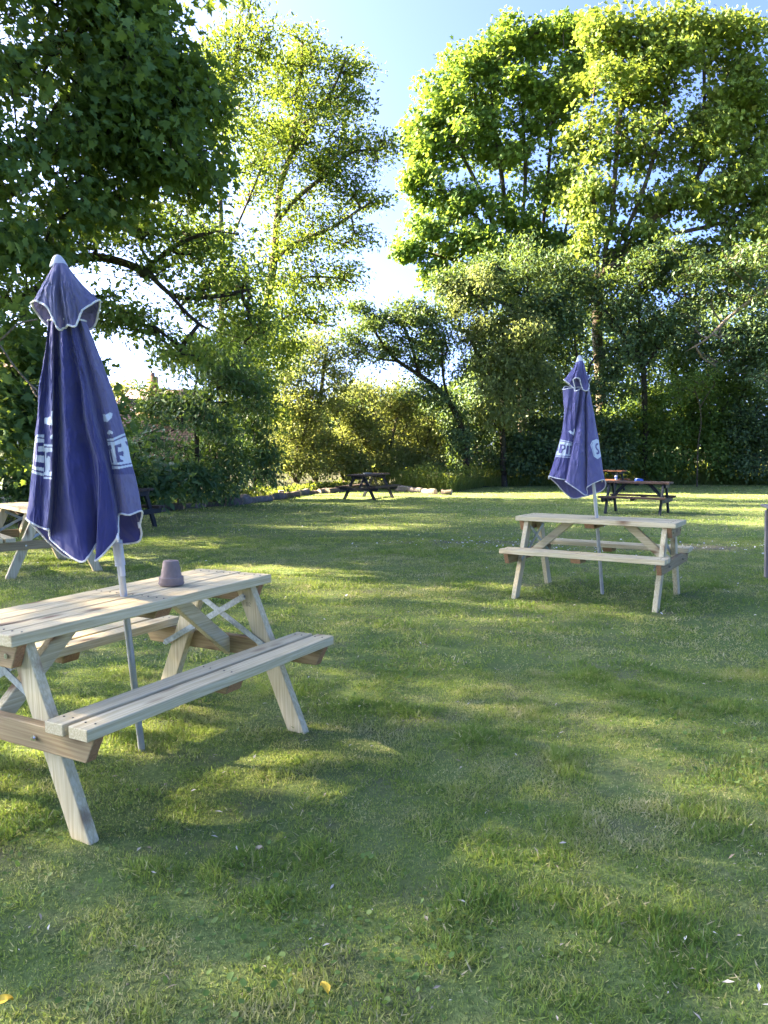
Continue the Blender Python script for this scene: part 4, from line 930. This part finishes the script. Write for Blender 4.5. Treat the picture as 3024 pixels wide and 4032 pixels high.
def cloth(name, rows, hem, org, sc, d, nrow, ncol, m, parent, prints=None, wear=None, dfun=None, trim_r=.0045, toptrim=False, inv=None):
    """rows: list of (k,3) control arrays (u, v, depth) from the top down; hem: last array"""
    R_ = [crom(np.array(r, float), ncol)[0] for r in rows + [hem]]
    t = crom(np.array(hem, float), ncol)[1]
    K = len(R_); S = np.linspace(0, K - 1, nrow)
    # Catmull-Rom down the rows
    A = np.array(R_); i = np.minimum(S.astype(int), K - 2); f = (S - i)[:, None, None]
    p1, p2 = A[i], A[i + 1]; p0 = A[np.maximum(i - 1, 0)]; p3 = A[np.minimum(i + 2, K - 1)]
    m1 = (p2 - p0) * .5; m2 = (p3 - p1) * .5
    g = (2 * f ** 3 - 3 * f ** 2 + 1) * p1 + (f ** 3 - 2 * f ** 2 + f) * m1 + (-2 * f ** 3 + 3 * f ** 2) * p2 + (f ** 3 - f ** 2) * m2
    # small wrinkles
    wr = (fbm(t[None, :] * 1.0 + 0 * S[:, None], S[:, None] * .5 + 0 * t[None, :], .35, 91, 3) - .5)
    g[..., 2] += wr * .024 * np.clip(S[:, None] / 1.0, 0, 1)
    TT = t[None, :] + 0 * S[:, None]; SS = S[:, None] * 1.3 + 0 * t[None, :]
    g[..., 2] += (fbm(TT * 2.2 + SS * .9, SS * 2.4 - TT * .5, 1.0, 93, 4) - .5) * .022 * np.clip(S[:, None], 0, 1)
    g[..., 0] += (fbm(TT * 1.5 - SS, SS * 1.5, 1.0, 95, 3) - .5) * (12 if sc > .5 else 9) * np.clip(S[:, None] * .5, 0, 1)
    D = d if dfun is None else dfun(g[..., 1])
    W3 = lift(g[..., 0], g[..., 1], org, sc, D, g[..., 2])
    pr = np.zeros(g.shape[:2]); we = np.zeros(g.shape[:2])
    if prints:
        for (t0, t1, white, dark) in prints:
            sel = ((t >= t0) & (t <= t1))[None, :] & np.ones((nrow, 1), bool)
            mk_ = np.zeros(g.shape[:2], bool)
            for p in white: mk_ |= inpoly(g[..., 0], g[..., 1], p)
            dm_ = np.zeros(g.shape[:2], bool)
            for p in dark: dm_ ^= inpoly(g[..., 0], g[..., 1], p)
            mk_ &= ~dm_
            pr = np.where(sel & mk_, 1.0, pr)
    if wear is not None: we = wear(t[None, :], g[..., 1])
    idx = np.arange(nrow * ncol).reshape(nrow, ncol); nx_ = np.roll(idx, -1, 1)
    F = np.stack([idx[:-1], idx[1:], nx_[1:], nx_[:-1]], -1).reshape(-1, 4)
    V = W3.reshape(-1, 3)
    if inv is not None: V = V - inv
    o = np_mesh(name, V, F, m, parent, attrs=[("print", 'FLOAT', 'POINT', pr.ravel()), ("wear", 'FLOAT', 'POINT', np.broadcast_to(we, pr.shape).ravel())], smooth=True)
    def rim(pts, nm):
        st = max(1, ncol // 260); p = pts[::st]; q = np.roll(p, -1, 0)
        if inv is not None: p = p - inv; q = q - inv
        tb = tubes([(a, b, trim_r, trim_r) for a, b in zip(p, q)], M['trim'], nm, o, 6)
    rim(W3[-1], "hem_binding")
    if toptrim: rim(W3[0], "hem_binding")
    return o
def pole_obj(name, pts, r, parent, inv, m):
    segs = [(np.array(a) - inv, np.array(b) - inv, r, r) for a, b in zip(pts[:-1], pts[1:])]
    o = tubes(segs, m, name, parent, 20)
    o.data.polygons.foreach_set("use_smooth", np.ones(len(o.data.polygons), bool)); o.data.set_sharp_from_angle(angle=R(40)); return o

# ---- near umbrella ; plan coordinates = zoom pixels (scale .6103, origin (0, 950))
O1, S1 = (0, 950), .6103
def z2(p): return [((90 + .2833 * x) / .6103, (1550 + .2833 * y - 950) / .6103) for x, y in p]
D1 = 3.50
foot = G(561, 2958); foot_y = foot[1]
def d1(v): return np.interp(v, [100, 2280, 3300], [3.42, 3.545, float(foot_y)])
u1 = empty("parasol", (foot[0], foot[1], 0)); tag(u1, "furled navy umbrella leaning in the nearest table, white hem binding and lettering", "umbrella", "furled navy umbrellas standing in picnic tables")
inv1 = np.array([foot[0], foot[1], 0.])
k1 = [0.30, .42, .62, .78, .92, 1.0]
def front1(L, c1, fl, pan, cr, rg, e2, Rr, y, s, back):
    # 16 control points : left edge, crease, flap edge, under flap, panel, panel ridge, crease, ridge, step, under, right lobe, right edge, back x4
    return [(L, y, .00), (c1 - (c1 - L) * .45, y, .075 * s), (c1, y, .055 * s), (fl - 8, y, .115 * s), (fl, y, .112 * s), (fl - 12, y, .055 * s), (fl + 14, y, .035 * s), (pan, y, .135 * s), (cr, y, .055 * s), ((cr + rg) / 2, y, .12 * s), (rg, y, .10 * s),
            (e2, y, .04 * s), ((e2 + Rr) / 2 + 4, y, .075 * s), (Rr, y, -.01 * s), (back[3], y, -.09 * s), (back[2], y, -.12 * s), (back[1], y, -.12 * s), (back[0], y, -.08 * s)]
rows1 = [front1(312, 330, 362, 425, 455, 480, 500, 552, 515, .42, (330, 400, 470, 530)),
         front1(298, 322, 366, 430, 478, 530, 552, 628, 700, .60, (330, 430, 520, 590)),
         front1(262, 311, 369, 445, 522, 576, 606, 700, 900, .72, (310, 450, 570, 650)),
         front1(232, 299, 371, 465, 558, 642, 668, 792, 1200, .86, (280, 440, 600, 730)),
         front1(205, 298, 371, 485, 612, 716, 738, 865, 1500, .96, (250, 420, 620, 800))]
hem1 = [(175, 1800, .00), (235, 1812, .075), (292, 1838, .055), (335, 1842, .115), (346, 1840, .11), (338, 1870, .055), (348, 1925, .035), (560, 2042, .135), (652, 1925, .055), (650, 2035, .12), (782, 1888, .10),
        (776, 1758, .045), (850, 1756, .075), (916, 1742, -.01), (890, 1835, -.06), (868, 1955, -.10), (620, 1990, -.11), (418, 2062, -.09)]
Wt, Dk = 'w', 'd'
pr1 = [(0.0, 2.12, [z2(p) for p in ([(160, 640), (235, 568), (332, 570), (332, 612), (240, 606), (160, 660)], [(155, 684), (232, 622), (332, 628), (332, 1078), (300, 1066), (205, 1050), (128, 1032)], [(122, 1064), (210, 1070), (332, 1106), (332, 1140), (215, 1108), (122, 1092)])],
        [z2(p) for p in ([(212, 682), (332, 682), (332, 733), (264, 728), (256, 800), (332, 806), (332, 860), (242, 852), (230, 940), (332, 958), (332, 1024), (170, 1000)], [(176, 712), (194, 704), (160, 985), (140, 975)])]),
       (2.0, 4.4, [z2(p) for p in ([(328, 702), (480, 706), (480, 736), (328, 730)], [(328, 750), (480, 754), (480, 1134), (328, 1124)], [(328, 1150), (480, 1146), (480, 1172), (328, 1172)], [(320, 372), (335, 345), (455, 330), (462, 255), (482, 250), (482, 448), (400, 440), (340, 420)], [(438, 610), (455, 582), (482, 568), (482, 632), (455, 634)])],
        [z2(p) for p in ([(328, 800), (348, 804), (348, 1082), (328, 1086)], [(370, 812), (482, 810), (482, 1072), (418, 1075), (432, 1050), (430, 875), (400, 860), (384, 895), (372, 890)])]),
       (11.0, 13.4, [z2(p) for p in ([(1190, 632), (1290, 625), (1428, 543), (1434, 572), (1300, 652), (1192, 656)], [(1198, 672), (1310, 668), (1446, 592), (1545, 956), (1380, 985), (1252, 985)], [(1256, 1000), (1390, 1004), (1548, 972), (1550, 1002), (1400, 1035), (1262, 1046)], [(1130, 290), (1170, 292), (1180, 305), (1240, 268), (1270, 278), (1266, 340), (1215, 402), (1150, 390)],
                                    [(1193, 552), (1222, 518), (1240, 510), (1292, 535), (1288, 562), (1245, 560), (1232, 580), (1225, 562), (1200, 566)])],
        [z2(p) for p in ([(1200, 722), (1256, 715), (1268, 760), (1250, 778), (1292, 945), (1262, 965), (1225, 800)], [(1308, 725), (1388, 690), (1390, 742), (1352, 745), (1360, 812), (1412, 795), (1420, 865), (1375, 858), (1388, 905), (1424, 928), (1424, 942), (1350, 955)], [(1425, 662), (1460, 655), (1540, 890), (1508, 925), (1490, 830)])])]
def wear1(t, v):
    a = np.exp(-((t - 3.4) / .8) ** 2) * .42 + np.exp(-((t - 12.3) / .9) ** 2) * .32 + np.exp(-((t - 10.3) / .35) ** 2) * .10
    return a * np.clip(1.25 - v / 3600, .5, 1.2) + .10 * np.exp(-((v - 1000) / 500.0) ** 2) * (t > 9) + .28 * ((t > 11) & (t < 13.6)) * (v > 1500)
cloth("canopy", rows1, hem1, O1, S1, D1, 440, 620, M['cloth'], u1, pr1, wear1, d1, .0046, True, inv1)
top1 = [(345, 152, 0), (352, 152, .02), (365, 152, .034), (385, 152, .034), (400, 152, .034), (412, 152, .034), (422, 152, .028), (428, 152, .012), (430, 152, 0), (422, 152, -.02), (400, 152, -.034), (370, 152, -.03), (350, 152, -.02)]
vent_mid = [(268, 290, 0), (305, 292, .05), (340, 295, .075), (385, 320, .085), (405, 325, .055), (430, 322, .085), (470, 320, .085), (510, 300, .06), (540, 288, 0), (530, 300, -.05), (440, 320, -.09), (330, 320, -.09), (285, 300, -.05)]
vent_rim = [(206, 402, 0), (262, 402, .055), (335, 455, .085), (402, 584, .10), (432, 574, .055), (470, 562, .095), (520, 570, .10), (556, 466, .075), (641, 380, 0), (622, 452, -.05), (560, 545, -.10), (330, 552, -.10), (222, 452, -.05)]
cloth("vent_cap", [top1, vent_mid], vent_rim, O1, S1, D1, 90, 360, M['vent'], u1, None, lambda t, v: .15 + .25 * np.exp(-((t - 1.6) / 1.2) ** 2) + 0 * v, d1, .0046, False, inv1)
def along1(v):  # pole position in plan coordinates
    u = np.interp(v, [100, 1970, 2288, 3290], [375, 762, 800, 919])
    return lift(np.array([u]), np.array([float(v)]), O1, S1, d1(np.array([float(v)])), np.array([0.0]))[0]
pA, pB, pC = along1(120), along1(1990), along1(2288)
pF = np.array([foot[0], foot[1], -.03])
pole_obj("pole", [pA, pB, pC, pF], .0155, u1, inv1, M['alu'])
pole_obj("collar", [along1(1940), along1(2080)], .0225, u1, inv1, M['plastic'])
pole_obj("crank_housing", [along1(1950) + np.array([.016, -.014, 0]), along1(2150) + np.array([.010, -.010, 0])], .0115, u1, inv1, M['plastic'])
def finial(parent, a, b, r, inv):
    ax = Vector(b - a); ln = ax.length; V, F = lathe([(r, 0), (r * 1.04, ln * .05), (r * .93, ln * .25), (r * .68, ln * .62), (r * .42, ln * .88), (r * .2, ln * .97), (0, ln)], 28)
    q = ax.to_track_quat('Z', 'Y').to_matrix(); V = np.array([q @ Vector(v) for v in V]) + (a - inv)
    return np_mesh("finial", V, F, M['plastic'], parent, smooth=True)
tipx = lift(np.array([368.]), np.array([86.]), O1, S1, d1(np.array([86.])), np.array([0.]))[0]
basx = lift(np.array([380.]), np.array([166.]), O1, S1, d1(np.array([166.])), np.array([0.]))[0]
finial(u1, basx, tipx, .0355, inv1)
def ribtips(parent, pts, org, sc, dfun, inv):
    for (u, v, dep) in pts:
        p = lift(np.array([float(u)]), np.array([float(v)]), org, sc, dfun(np.array([float(v)])), np.array([dep]))[0]
        tubes([(p - inv, p - inv + np.array([.002, 0, -.024]), .006, .0045)], M['white'], "rib_tip", parent, 8)
ribtips(u1, [(783, 1884, .105), (884, 1822, -.05), (650, 1930, .0)], O1, S1, d1, inv1)

# ---- right umbrella ; scale .2802, origin (2100, 1380)
O2, S2 = (2100, 1380), .2802
foot2 = G(2373, 2339)
def d2(v): return np.interp(v, [70, 2341, 3420], [7.42, 7.51, float(foot2[1])])
u2 = empty("parasol", (foot2[0], foot2[1], 0)); tag(u2, "furled faded purple-blue umbrella leaning left in the right-hand pale table", "umbrella", "furled navy umbrellas standing in picnic tables")
inv2 = np.array([foot2[0], foot2[1], 0.])
# control points : left edge, left panel, left panel end, under, main start, main ridge, main end, crease, right ridge, right panel, right edge, back x4
rows2 = [[(412, 550, .0), (480, 540, .07), (556, 532, .07), (566, 578, .10), (606, 572, .12), (650, 545, .05), (662, 550, .035), (690, 556, .09), (718, 560, .085), (735, 560, .05), (752, 560, .085), (768, 545, .05), (786, 530, -.01), (740, 505, -.08), (620, 500, -.10), (500, 497, -.08), (456, 502, -.04)],
         [(424, 740, .0), (470, 740, .07), (530, 735, .075), (566, 745, .12), (608, 745, .10), (625, 740, .035), (640, 740, .045), (672, 740, .10), (700, 740, .08), (716, 740, .045), (745, 740, .095), (790, 740, .07), (826, 740, -.01), (770, 740, -.09), (640, 740, -.11), (520, 740, -.09), (450, 740, -.04)],
         [(430, 940, .0), (450, 945, .05), (520, 950, .09), (568, 950, .115), (586, 950, .09), (585, 950, .04), (604, 950, .055), (655, 950, .12), (700, 950, .09), (722, 950, .05), (758, 950, .11), (830, 950, .07), (866, 950, -.01), (800, 950, -.09), (650, 950, -.12), (520, 950, -.1), (450, 950, -.05)],
         [(384, 1220, .0), (440, 1220, .07), (500, 1220, .09), (550, 1220, .08), (558, 1220, .065), (552, 1220, .06), (572, 1220, .11), (640, 1220, .14), (705, 1220, .10), (726, 1220, .05), (752, 1220, .12), (850, 1220, .09), (912, 1220, -.01), (830, 1220, -.10), (650, 1220, -.13), (500, 1220, -.1), (420, 1220, -.05)],
         [(308, 1490, .0), (370, 1490, .06), (440, 1490, .08), (500, 1490, .075), (512, 1490, .065), (505, 1490, .06), (520, 1490, .12), (620, 1490, .15), (705, 1490, .10), (728, 1490, .055), (750, 1490, .135), (880, 1490, .10), (950, 1490, -.01), (870, 1490, -.11), (650, 1490, -.14), (460, 1490, -.1), (350, 1490, -.05)]]
hem2 = [(218, 1770, .0), (300, 1788, .06), (380, 1802, .08), (440, 1811, .075), (448, 1812, .065), (442, 1828, .06), (452, 1845, .12), (590, 1942, .15), (716, 2024, .10), (748, 1985, .055), (737, 1905, .135), (955, 1808, .09), (1018, 1904, -.02), (955, 1990, -.08), (730, 2066, -.12), (545, 2080, -.11), (330, 1870, -.07)]
pr2 = [(0, 4.2, [[(372, 1250), (556, 1294), (556, 1304), (368, 1262)], [(362, 1272), (552, 1313), (552, 1482), (300, 1474)], [(296, 1482), (552, 1498), (552, 1512), (296, 1492)], [(476, 1138), (500, 1124), (545, 1155), (550, 1104), (562, 1108), (566, 1150), (600, 1150), (578, 1212), (560, 1216), (550, 1190), (508, 1174)], [(538, 1248), (550, 1238), (566, 1244), (564, 1262), (546, 1262)]],
        [[(374, 1318), (425, 1322), (442, 1350), (438, 1388), (402, 1400), (390, 1442), (352, 1440)], [(455, 1335), (487, 1338), (472, 1456), (440, 1450)], [(498, 1338), (552, 1344), (552, 1372), (532, 1370), (522, 1462), (494, 1458), (510, 1368), (496, 1364)], [(330, 1345), (356, 1335), (346, 1410), (322, 1415)]]),
       (9.4, 12.0, [[(778, 1325), (806, 1268), (872, 1244), (960, 1270), (960, 1480), (884, 1524), (828, 1490)]],
        [[(868, 1306), (900, 1300), (900, 1326), (878, 1330), (868, 1350), (876, 1368), (900, 1390), (920, 1420), (912, 1452), (880, 1460), (866, 1450), (866, 1432), (890, 1430), (888, 1412), (862, 1388), (848, 1358), (852, 1324)], [(792, 1326), (814, 1284), (818, 1288), (798, 1328), (838, 1478), (834, 1480)]])]
# the white eye of the P
pr2[0][3].append([(398, 1340), (418, 1342), (424, 1362), (414, 1378), (392, 1380)])
def wear2(t, v): return .20 + .25 * np.exp(-((t - 4.0) / .5) ** 2) * (v < 1000) + .12 * (t > 6) * (t < 12.2) - .12 * (t < 4) * (v > 1490)
cloth("canopy", rows2, hem2, O2, S2, 7.5, 420, 560, M['cloth2'], u2, pr2, wear2, d2, .0050, True, inv2)
top2 = [(612, 150, 0), (622, 150, .02), (635, 150, .03), (645, 150, .034), (655, 150, .034), (665, 150, .034), (675, 150, .034), (684, 150, .028), (692, 150, .02), (697, 150, .01), (700, 148, 0), (680, 145, -.03), (650, 145, -.034), (622, 145, -.02)]
mid2 = [(540, 270, 0), (575, 290, .05), (600, 300, .05), (592, 285, .085), (600, 280, .10), (622, 285, .10), (645, 290, .09), (672, 300, .07), (700, 300, .075), (720, 285, .06), (735, 270, .0), (700, 290, -.06), (640, 300, -.08), (570, 285, -.05)]
rim2 = [(430, 410, 0), (500, 475, .045), (578, 548, .06), (541, 428, .10), (580, 400, .12), (628, 412, .115), (650, 470, .09), (682, 562, .10), (742, 572, .10), (770, 500, .075), (742, 436, .06), (812, 375, .0), (760, 505, -.08), (560, 500, -.09)]
rim2 = rim2[:14]
cloth("vent_cap", [top2, mid2], rim2, O2, S2, 7.5, 70, 300, M['cloth2'], u2, None, lambda t, v: .22 + 0 * (t + v), d2, .0050, False, inv2)
def along2(v):
    u = np.interp(v, [90, 2030, 2341, 3420], [655, 862, 889, 974])
    return lift(np.array([u]), np.array([float(v)]), O2, S2, d2(np.array([float(v)])), np.array([0.0]))[0]
pole_obj("pole", [along2(120), along2(2030), along2(2341), np.array([foot2[0], foot2[1], -.03])], .0165, u2, inv2, M['alu'])
tipx = lift(np.array([644.]), np.array([68.]), O2, S2, d2(np.array([68.])), np.array([0.]))[0]
basx = lift(np.array([655.]), np.array([156.]), O2, S2, d2(np.array([156.])), np.array([0.]))[0]
finial(u2, basx, tipx, .034, inv2)
ribtips(u2, [(218, 1772, 0), (955, 1810, .05)], O2, S2, d2, inv2)

# ------------------------------------------------------------------ log border
logs = []
def zl(x, y): return (560 + x * .5063, 1850 + y * .5063)
def zr(x, y): return (1250 + x * .3617, 1800 + y * .3617)
LG = [(zl(112, 330), zl(165, 326), .07, 0, "short pale log stub at the near end of the log border"), (zl(165, 316), zl(318, 314), .115, 1, "dark brown log by the brown bench end, second in the border"), (zl(326, 302), zl(482, 294), .085, 0, "thin silvery log between two dark logs"),
      (zl(486, 290), zl(625, 282), .095, 1, "slim dark log before the thickest one"), (zl(628, 282), zl(756, 270), .15, 1, "thickest brown log with rounded bark"), (zl(758, 270), zl(822, 262), .16, 0, "short fat pale log set on end grain"),
      (zl(828, 258), zl(992, 242), .11, 0, "long pale log right of the short fat one"), (zl(994, 236), zl(1102, 222), .12, 0, "pale log below the small standing offcut"), (zl(1104, 222), zl(1215, 204), .11, 1, "brownish log right of the standing offcut"), (zl(1218, 202), zl(1282, 186), .12, 0, "pale log with a cut face where the border bends"),
      (zl(1290, 190), zl(1372, 184), .08, 1, "low mossy log beyond the bend"), (zl(1374, 186), zl(1442, 180), .11, 0, "whitish log left of the distant black bench"), (zl(1444, 184), zl(1545, 172), .12, 1, "mossy log reaching the distant black bench"),
      (zr(878, 368), zr(1010, 378), .14, 0, "pale log just right of the distant black bench"), (zr(1012, 380), zr(1132, 388), .12, 0, "pale log second right of the distant bench"), (zr(1142, 398), zr(1288, 404), .12, 0, "pale knotty log third right of the distant bench"), (zr(1352, 408), zr(1460, 410), .12, 1, "last log at the right end of the border")]
for i, (a, b, r, dkf, lb) in enumerate(LG):
    A_, B_ = G(*a), G(*b); A_[2] = float(gz(0, A_[1])) + r * .55; B_[2] = float(gz(0, B_[1])) + r * .55
    cen = (A_ + B_) / 2; ln = np.linalg.norm(B_ - A_); nseg = max(5, int(ln / .18)); sd_ = 12
    ax = (B_ - A_) / ln; u = np.cross(ax, [0, 0, 1]); u /= np.linalg.norm(u); vv = np.cross(ax, u)
    V = []; F = []
    for s in range(nseg + 1):
        f = s / nseg; rr = r * (1 + .22 * (vnoise(np.array([s * .37 + i * 9]), np.array([0.]), 1, 3)[0] - .5)); cc = A_ + (B_ - A_) * f - cen + np.array([0, 0, .05 * r * math.sin(3 * f + i)]) + u * .25 * r * math.sin(2.2 * f + i * 2)
        for q_ in range(sd_):
            an = 2 * math.pi * q_ / sd_; r3 = rr * (1 + .14 * random.uniform(-1, 1)); V.append(cc + u * math.cos(an) * r3 + vv * math.sin(an) * r3)
    for s in range(nseg):
        for q_ in range(sd_):
            j = (q_ + 1) % sd_; F.append((s * sd_ + q_, s * sd_ + j, (s + 1) * sd_ + j, (s + 1) * sd_ + q_))
    root = empty("border_log", cen); tag(root, lb, "log", "logs edging the lawn")
    np_mesh("bark", np.array(V), np.array(F), M['log_d'] if dkf else M['log'], root, smooth=True)
    for s in (0, nseg):
        ring = np.array(V[s * sd_:(s + 1) * sd_]); c_ = ring.mean(0); c_ = c_ + (ax * .006 if s else -ax * .006)
        np_mesh("cut_end", np.vstack([ring * .999 + (c_ - ring.mean(0)), [c_]]), np.array([(q_, (q_ + 1) % sd_, sd_) for q_ in range(sd_)]), M['cutend'], root)
# the small upright offcut on the border
q = G(*zl(1082, 212)); root = empty("log_offcut", q); tag(root, "small pale offcut standing on end among the border logs", "log")
lathe_obj("bark", [(.10, 0), (.11, .05), (.10, .17), (.105, .22)], M['log'], root, 14); lathe_obj("cut_end", [(.105, .22), (.06, .226), (0, .225)], M['cutend'], root, 14)

# ------------------------------------------------------------------ fallen leaves
for i, (fx, fy, sz, a, lb) in enumerate([(1276, 3937, .042, 2.2, "bright yellow leaf lying in clover at the bottom centre"), (15, 3985, .045, .4, "yellow leaf in the bottom left corner of the lawn"), (1020, 3375, .03, .2, "dry tan leaf lying above the clover patch")]):
    q = G(fx, fy); k = 9; V = []; F = []
    for s in range(k + 1):
        f = s / k; wv = .30 * math.sin(math.pi * min(1, f * 1.02) ** .8) * sz
        for j, sg in enumerate((-1, 0, 1)): V.append(((f - .5) * sz, sg * wv, .008 * abs(sg) + .012 * math.sin(f * 2.6) + (.002 * math.sin(9 * f) if sg else 0)))
    for s in range(k):
        for j in range(2): F.append((s * 3 + j, s * 3 + j + 1, (s + 1) * 3 + j + 1, (s + 1) * 3 + j))
    o = np_mesh("fallen_leaf", np.array(V), np.array(F), M['yellowleaf'] if i < 2 else M['cutend'], None, smooth=True)
    o.location = (q[0], q[1], q[2] + .022); o.rotation_euler = (.25, .1, a); tag(o, lb, "leaf", "leaves fallen on the lawn")

# ------------------------------------------------------------------ houses beyond the hedge
def tile_mat(name, a, b, rows=14):
    m, n, o = mat(name); tc = N(n, "ShaderNodeTexCoord")
    br = N(n, "ShaderNodeTexBrick"); br.inputs['Color1'].default_value = (*a, 1); br.inputs['Color2'].default_value = (*b, 1); br.inputs['Mortar'].default_value = (*[x * .35 for x in a], 1)
    br.inputs['Scale'].default_value = 1.0; br.inputs['Mortar Size'].default_value = .035; br.inputs['Brick Width'].default_value = .30; br.inputs['Row Height'].default_value = .24
    sep = N(n, "ShaderNodeSeparateXYZ"); n.links.new(tc.outputs['Object'], sep.inputs[0]); cb = N(n, "ShaderNodeCombineXYZ")
    n.links.new(sep.outputs[0], cb.inputs[0]); n.links.new(math_(n, 'MULTIPLY', sep.outputs[2], 1.9), cb.inputs[1]); n.links.new(cb.outputs[0], br.inputs['Vector'])
    f = noise(n, tc.outputs['Object'], 1.5, 4); col = mix(n, math_(n, 'MULTIPLY', f, .5), br.outputs[0], tuple(x * .6 for x in a))
    bsdf(n, o, col, .85, 0, .2, bump=br.outputs[1], bstr=.6, bdist=-.03); return m
M['tile'] = tile_mat("terracotta_tiles", (.46, .24, .16), (.55, .32, .22)); M['tile_d'] = tile_mat("brown_tiles", (.17, .10, .085), (.24, .15, .125))
M['brick'] = simple("orange_brick", (.36, .19, .10), .9, 0, .25, 9); M['render'] = simple("white_render", (.70, .69, .66), .85, 0, .06, 4)
M['pane'] = simple("window_glass", (.05, .06, .07), .12, 0, .1, 3, .6); M['white_p'] = simple("white_paint", (.78, .78, .76), .6, 0, .04)
def boxm(name, lo, hi, m, parent):
    lo, hi = np.array(lo, float), np.array(hi, float); V = np.array([[(lo, hi)[i][0], (lo, hi)[j][1], (lo, hi)[k][2]] for i in (0, 1) for j in (0, 1) for k in (0, 1)])
    F = np.array([(0, 1, 3, 2), (4, 6, 7, 5), (0, 4, 5, 1), (2, 3, 7, 6), (0, 2, 6, 4), (1, 5, 7, 3)]); return np_mesh(name, V, F, m, parent)
def house(name, label, x0, x1, y0, y1, ze, zr, tile, wall, gable='x', chim=None, wins=(), rz=0.0):
    cx_, cy_ = (x0 + x1) / 2, (y0 + y1) / 2; g = -.3
    root = empty(name, (cx_, cy_, g), rz); tag(root, label, "house")
    hx, hy = (x1 - x0) / 2, (y1 - y0) / 2; e, r = ze - g, zr - g
    V = [(-hx, -hy, 0), (hx, -hy, 0), (hx, hy, 0), (-hx, hy, 0), (-hx, -hy, e), (hx, -hy, e), (hx, hy, e), (-hx, hy, e)]
    if gable == 'x': V += [(-hx, 0, r), (hx, 0, r)]; F4 = [(0, 1, 5, 4), (2, 3, 7, 6), (0, 4, 7, 3), (1, 2, 6, 5)]; F3 = [(4, 8, 7), (5, 6, 9)]
    else: V += [(0, -hy, r), (0, hy, r)]; F4 = [(0, 1, 5, 4), (2, 3, 7, 6), (0, 4, 7, 3), (1, 2, 6, 5)]; F3 = [(4, 5, 8), (6, 7, 9)]
    np_mesh("wall", np.array(V), [np.array(F4), np.array(F3)], wall, root)
    o_ = .35; th = .12
    def slope(sgn):
        if gable == 'x': a = [(-hx - o_, sgn * (hy + o_), e - o_ * (r - e) / hy), (hx + o_, sgn * (hy + o_), e - o_ * (r - e) / hy), (hx + o_, 0, r), (-hx - o_, 0, r)]
        else: a = [(sgn * (hx + o_), -hy - o_, e - o_ * (r - e) / hx), (sgn * (hx + o_), hy + o_, e - o_ * (r - e) / hx), (0, hy + o_, r), (0, -hy - o_, r)]
        a = np.array(a) + [0, 0, .03]; return a
    Vr, Fr = [], []
    for sgn in (-1, 1):
        a = slope(sgn); b = a + [0, 0, th]; k = len(Vr); Vr += list(a) + list(b)
        Fr += [(k, k + 1, k + 2, k + 3), (k + 4, k + 5, k + 6, k + 7), (k, k + 1, k + 5, k + 4), (k + 1, k + 2, k + 6, k + 5), (k + 3, k, k + 4, k + 7)]
    rf = np_mesh("roof", np.array(Vr), np.array(Fr), tile, root)
    if gable == 'y':
        for sgn in (-1, 1):
            a = slope(sgn); p0, p1 = a[0] - [0, .03, .05], a[3] - [0, .03, .05]; d_ = np.array([0, 0, -.20])
            np_mesh("bargeboard", np.array([p0, p1, p1 + d_, p0 + d_, p0 + [0, -.05, 0], p1 + [0, -.05, 0], p1 + d_ + [0, -.05, 0], p0 + d_ + [0, -.05, 0]]), np.array([(0, 1, 2, 3), (4, 7, 6, 5), (0, 4, 5, 1), (1, 5, 6, 2), (2, 6, 7, 3), (3, 7, 4, 0)]), M['white_p'], rf)
    if chim: 
        c = boxm("chimney", (chim[0] - .35, chim[1] - .3, r - 1.6), (chim[0] + .35, chim[1] + .3, r + chim[2]), M['brick'], root); boxm("chimney_pot", (chim[0] - .15, chim[1] - .15, r + chim[2] + .002), (chim[0] + .15, chim[1] + .15, r + chim[2] + .3), M['pot'], c)
    for (wx, wz, ww, wh) in wins:
        f_ = boxm("window", (wx - ww / 2, -hy - .06, wz), (wx + ww / 2, -hy + .05, wz + wh), M['white_p'], root)
        nb_ = max(2, int(ww / .5))
        for q_ in range(nb_):
            for s_ in (0, 1):
                xa = wx - ww / 2 + .06 + q_ * (ww - .06) / nb_; za = wz + .06 + s_ * (wh - .06) / 2
                boxm("pane", (xa, -hy - .07, za), (xa + (ww - .06) / nb_ - .06, -hy - .055, za + (wh - .06) / 2 - .06), M['pane'], f_)
    return root
def XW(px, d): return (px - 829.5) / 1725.2 * d
house("brick_house", "bungalow with long pale terracotta roof behind the laurel shrubs", XW(150, 44), XW(470, 44), 42, 50, P(0, 985, 42)[2], P(0, 893, 46)[2], M['tile'], M['brick'], 'x')
house("brick_house", "brown-roofed brick house with chimney and white gable boards above the terracotta roof", XW(268, 58), XW(420, 58), 56, 66, P(0, 905, 56)[2], P(0, 845, 61)[2], M['tile_d'], M['brick'], 'x', (-.9, -1.0, 1.0))
house("brick_house", "small brick gable end with white boards in front of the brown roof", XW(225, 54), XW(335, 54), 53, 57, P(0, 915, 53)[2], P(0, 862, 53)[2], M['tile_d'], M['brick'], 'y')
house("brick_house", "distant brick house end seen between laurel and sunlit bush", XW(520, 60), XW(575, 60), 58, 66, P(0, 895, 58)[2], P(0, 872, 62)[2], M['tile_d'], M['brick'], 'x', (.6, -1, .8))
house("white_house", "white house with multi-paned windows at the left edge behind the leaves", XW(-60, 40), XW(62, 40), 40, 47, 4.6, 6.4, M['tile_d'], M['render'], 'x', None, [(-.9, 3.0, 1.6, 1.2), (1.2, 3.0, 1.4, 1.2), (-.9, .9, 1.6, 1.2)])
